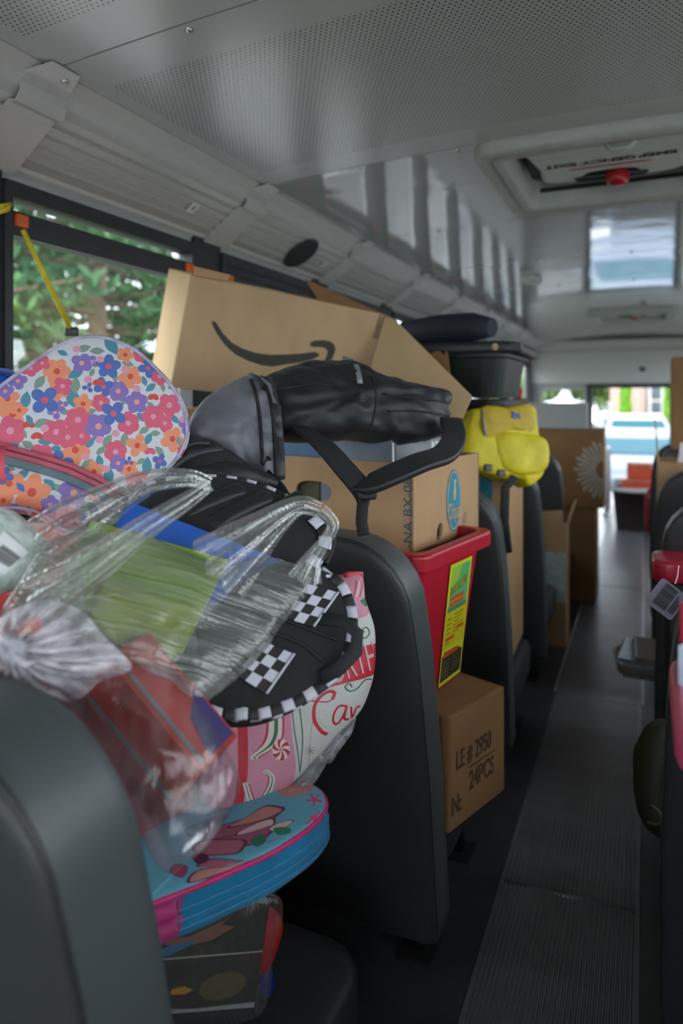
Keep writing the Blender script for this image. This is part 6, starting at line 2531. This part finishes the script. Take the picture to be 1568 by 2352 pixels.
# pale hang tag with a barcode
ht = thing('hang_tag', 'grey lilac hang tag with a barcode below the red lid', 'tag', at(1545, 1335, 1.18))
fh = frame3((1540, 1427, 1.15), (1582, 1372, 1.15), (1494, 1366, 1.15))
hw_, hh_ = (at(1582, 1372, 1.15) - at(1540, 1427, 1.15)).length, (at(1494, 1366, 1.15) - at(1540, 1427, 1.15)).length
mb = MB()
mb.prism(rrect(hw_, hh_, .006, 4, hw_ / 2, hh_ / 2), fh, -.0008, 0)
mb.build('card', [mat('lilac_grey_card', (.22, .20, .26), .6, var=.01)], ht)
x = .16
mb = MB()
while x < .92:
    w_ = bar_r.choice((.012, .02, .034))
    mb.quad([fh.p(hw_ * x, hh_ * .35, .0006), fh.p(hw_ * (x + w_), hh_ * .35, .0006), fh.p(hw_ * (x + w_), hh_ * .80, .0006), fh.p(hw_ * x, hh_ * .80, .0006)])
    x += w_ + bar_r.choice((.014, .024))
mb.build('barcode_print', [black_print], ht, kind='stuff')
for k in range(3):
    decal(fh, [(hw_ * .2, hh_ * (.10 + .07 * k)), (hw_ * (.6 + .1 * k), hh_ * (.10 + .07 * k)), (hw_ * (.6 + .1 * k), hh_ * (.125 + .07 * k)), (hw_ * .2, hh_ * (.125 + .07 * k))], black_print, ht, 'text_line_print')
mb = MB()
mb.tube([at(1550, 1340, 1.15), at(1555, 1325, 1.2), at(1558, 1300, 1.28)], .0012, 5)
mb.build('string', [paper_w], ht)
# pink bin and the things above it, between the first two right seats
pkb = thing('pink_bin', 'pink plastic bin at the right edge between two seats', 'storage bin', (.25, .86, .305))
pink_p = mat('rose_pink_plastic', (0.46, 0.06, 0.12), 0.3, var=.02)
tote(pkb, Vector((0.50, 0.72, 0)), Vector((0, 1, 0)), Vector((1, 0, 0)), .30, .462, .305, .80, pink_p, .035, .010, .03, .07)
wbk = thing('white_board_book', 'pale blue white folder standing in the pink bin', 'folder', (.3, .9, .80))
fw2 = Frame((0.036, 0.90, 0.72), (1, 0, 0), (0, 0, 1))
mb = MB()
mb.box((0, 0, -.012), (.30, .125, 0), 0, fw2)
bevel(mb.build('cover', [mat('pale_blue_white', (.45, .52, .66), .5)], wbk), .002, 1)
mb = MB()
mb.box((.004, .118, -.010), (.297, .126, -.002), 0, fw2)
mb.build('pages', [paper_w], wbk)
rbd = thing('red_folder', 'crimson folder standing behind the pale one in the pink bin', 'folder', (.3, .95, .80))
fw3 = Frame((0.040, 0.94, 0.72), (1, 0, 0), (0, 0, 1))
mb = MB()
mb.box((0, 0, -.012), (.30, .165, 0), 0, fw3)
bevel(mb.build('cover', [rtub], rbd), .002, 1)
mb = MB()
mb.box((.004, .158, -.010), (.297, .166, -.002), 0, fw3)
mb.build('pages', [paper_w], rbd)
# stack of notebooks on the second right seat, poking into the aisle
nbm = [mat('notebook_dark_cover', (.03, .032, .035), .5), mat('notebook_pale_blue_cover', (.40, .48, .58), .5), mat('notebook_brown_cover', (.07, .055, .045), .55), mat('notebook_grey_cover', (.10, .10, .105), .5)]
nl = ['dark', 'brown', 'grey', 'pale blue', 'black']
g = random.Random(9)
z = 0.307
for k in range(5):
    h_ = (.014, .011, .014, .009, .010)[k]
    lab = ['lowest dark notebook of the stack sticking into the aisle', 'brown notebook second from the bottom of the aisle stack', 'grey notebook in the middle of the aisle stack', 'pale blue notebook second from the top of the aisle stack', 'dark brown notebook on top of the aisle stack, set back'][k]
    x0 = (-.060, -.070, -.066, -.075, -.025)[k]
    y = 2.20 + g.uniform(-.02, .02)
    a_ = g.uniform(-.12, .12)
    f = Frame((x0, y, z), (math.cos(a_), math.sin(a_), 0), (-math.sin(a_), math.cos(a_), 0))
    t_ = thing('notebook', lab, 'notebook', (x0 + .12, y, z), 'notebooks sticking into the aisle')
    m_ = [nbm[0], nbm[2], nbm[3], nbm[1], nbm[2]][k]
    mb = MB()
    mb.box((0, 0, 0), (.26, .20, .0015), 0, f)
    mb.box((0, 0, h_ - .0015), (.26, .20, h_), 0, f)
    mb.build('cover', [m_], t_)
    mb = MB()
    mb.box((.003, .002, .0015), (.257, .198, h_ - .0015), 0, f)
    mb.build('pages', [mat('dull_pages', (.16, .15, .14), .8)], t_)
    mb = MB()
    for i in range(9):
        c_ = f.p(0.0, .02 + .02 * i, h_ / 2)
        mb.tube([c_ + Vector((.006 * math.cos(q), 0, (h_ / 2 + .002) * math.sin(q))) for q in [2 * math.pi * j / 10 for j in range(10)]], .0012, 5, closed=True)
    mb.build('spiral', [screw_m], t_, kind='stuff')
    z += h_ + .0004
# dark olive bag hanging at the seat edge
ol = thing('olive_bag', 'dark olive bag slumped on the floor at the right edge of the aisle', 'bag', (.1, 1.30, 0))
fo_ = frame3((1480, 1900, 1.27), (1560, 1900, 1.30), (1485, 1680, 1.30))
so3 = soft_px(fo_, [(1524, 1668), (1506, 1690), (1492, 1750), (1489, 1830), (1498, 1890), (1520, 1928), (1560, 1940), (1600, 1900), (1600, 1700), (1550, 1660)], .04, .05, 70, pf=2.4, wr=.006, wf=14)
mb = MB()
so3.fill(mb)
mb.build('body', [mat('dark_olive_cloth', (.018, .020, .010), .6, bump=.3, bscale=300)], ol)
mb = MB()
mb.tube(so3.path([(1478, 1840), (1486, 1850), (1490, 1870), (1484, 1888)], 12, .002), .003, 6)
mb.build('cord_loop', [mat('olive_cord', (.08, .07, .04), .7)], ol)
mb = MB()
mb.tube(so3.path([(1505, 1690), (1508, 1750), (1530, 1760), (1532, 1830)], 16, .002), .004, 6)
mb.build('buckle_strap', [black_pl], ol)

# tall box, dark coats and an open carton with paper further down on the right
tbx = thing('tall_carton', 'tall brown carton standing on the right seat by the rear door', 'cardboard box', (.3, 3.5, .3))
Carton(Frame((0.115, 3.40, 0.905), (1, 0, 0), (0, 0, 1)), 0.42, 0.415, 0.28, card_dark, tbx)
cr = thing('dark_duffel', 'dark grey duffel bag on the right seats under the tall carton', 'bag', (.3, 3.5, .3))
coat = mat('charcoal_cloth', (.045, .047, .055), .65, bump=.4, bscale=120, bdist=.004)
fcr = Frame((0.32, 3.80, 0.605), (1, 0, 0), (0, 0, 1))
scr = Soft(fcr, even([list(p) for p in rrect(.50, .60, .10)], 80, True), .17, .13, 2.6, wr=.012, wf=8, rings=16)
mb = MB()
scr.fill(mb)
mb.build('body', [coat], cr)
mb = MB()
mb.tube([scr.P(-.22, .22, .004), scr.P(-.17, .12, .012), scr.P(-.14, -.02, .012), scr.P(-.15, -.2, .006)], 0, 8, flat=(.018, .004), up=Vector((-.4, -1, 0)))
mb.build('strap', [nylon_dg], cr)
pbx = thing('open_paper_box', 'open brown carton with white paper tipped on the right seat', 'cardboard box', (.2, 2.8, .305))
fpb = Frame((0.045, 2.85, 0.305), (1, 0.0, 0), (0, 0, 1))
Carton(fpb, 0.34, 0.59, 0.22, card, pbx, closed=False)
flap(Frame(fpb.p(0, 0.59, -.20), (0, -1, 0), (-.06, 0, 1)), [(0, 0), (.19, 0), (.19, .10), (.03, .16)], card_pale, pbx)
pw = thing('paper_stack', 'white papers standing in the open carton on the right seat', 'paper', (.2, 2.8, .5))
fpw = Frame((0.062, 2.89, 0.330), (1, 0, -0.1), (0.1, 0.05, 1))
for k in range(3):
    mb = MB()
    mb.box((0, 0, -.02 - .03 * k), (.27, .64 - .03 * k, -.012 - .03 * k), 0, fpw)
    mb.build('sheaf', [paper_w], pw)
rdb = thing('red_bag', 'narrow red bag squeezed between right seats beyond the duffel', 'bag', (.08, 4.6, .3))
frd = Frame((0.075, 4.55, 0.45), (1, 0, 0), (0, 0, 1))
srd = Soft(frd, even([list(p) for p in rrect(.15, .28, .05)], 60, True), .06, .06, 2.5, wr=.01, wf=10)
mb = MB()
srd.fill(mb)
mb.build('body', [mat('crimson_cloth', (.42, .01, .03), .6)], rdb)
mb = MB()
mb.tube([srd.P(-.05, .11, .003), srd.P(-.04, .0, .006), srd.P(-.05, -.11, .003)], .008, 6)
mb.build('seam', [mat('pale_red_seam', (.6, .2, .22), .6)], rdb)
fbl = thing('fur_tag', 'small pale furry tag hanging by the right seats above the red lid', 'tag', at(1562, 1220, 1.7))
fur = mat('pale_grey_fur', (.22, .23, .22), .95, bump=1.0, bscale=90, bdist=.01)
mb = MB()
sfu = Soft(frame3((1555, 1240, 1.7), (1580, 1240, 1.7), (1555, 1200, 1.7)), smooth_closed([frame3((1555, 1240, 1.7), (1580, 1240, 1.7), (1555, 1200, 1.7)).uv(*p) for p in [(1560, 1196), (1585, 1200), (1590, 1230), (1568, 1242), (1557, 1222)]], 40), .02, .02, 2, wr=.006, wf=60)
sfu.fill(mb)
mb.build('tuft', [fur], fbl)
mb = MB()
mb.tube([at(1572, 1198, 1.7), at(1575, 1150, 1.72), at(1590, 1120, 1.75)], .003, 5)
mb.build('cord', [webbing], fbl)

# ------------------------------------------------------------------ bin at the end of the aisle
bn = thing('waste_bin', 'dark brown bin standing in the aisle near the rear door', 'bin', (-.05, 6.2, 0))
bc = on_z(1453, 1215, 0.004)
mb = MB()
bm_ = mat('dark_brown_bin_plastic', (.035, .022, .022), .5)
R0, R1, HB = .135, .165, .36
mb.lathe([(0, 0), (R0, 0), (R0, .004), (R1, HB - .02), (R1 + .012, HB - .02), (R1 + .012, HB), (R1 - .008, HB), (R0 - .01, .012), (0, .012)], (bc.x, bc.y, .004), 28)
mb.build('body', [bm_], bn)
mb = MB()
mb.lathe([(R1 + .013, HB - .025), (R1 + .016, HB - .008), (R1 + .016, HB + .004), (R1 - .006, HB + .006), (R1 - .02, HB - .10)], (bc.x, bc.y, .004), 28)
mb.build('white_liner', [paper_w], bn)
org = mat('orange_red_plastic', (.75, .12, .06), .4)
for k, (dx, dz, w_, lab) in enumerate(((.03, .30, .24, 'lower orange red box heaped in the bin at the end of the aisle'), (.055, .437, .20, 'upper orange red box heaped in the bin at the end of the aisle'))):
    t_ = thing('orange_box', lab, 'box', (bc.x + dx, bc.y, dz), 'orange boxes in the bin')
    mb = MB()
    f = Frame((bc.x + dx - w_ / 2, bc.y - .06 + .03 * k, dz), (1, .05, 0), (0, 0, 1))
    mb.box((0, 0, -.16), (w_, .11, 0), 0, f)
    bevel(mb.build('body', [org], t_), .015, 2)
    mb = MB()
    mb.box((-.004, .112, -.164), (w_ + .004, .135, .004), 0, f)
    bevel(mb.build('lid', [mat('pale_orange_plastic', (.8, .24, .16), .4)], t_), .008, 2)
rail = mat('white_handrail', (.62, .62, .64), .3)
hr = thing('handrail', 'white tubular handrail beside the rear door on the left of the aisle', 'rail', (-.52, 7.2, 0))
mb = MB()
mb.tube([(-.34, 7.6, .005), (-.34, 7.6, .57), (-.34, 7.55, .62), (-.34, 7.1, .62), (-.34, 7.05, .57), (-.34, 7.05, .005)], .018, 10)
mb.build('tube', [rail], hr)
for yy in (7.6, 7.05):
    mb = MB()
    mb.lathe([(0, 0), (.045, 0), (.045, .008), (.02, .012), (0, .012)], (-.34, yy, 0), 16)
    mb.build('flange', [rail], hr)
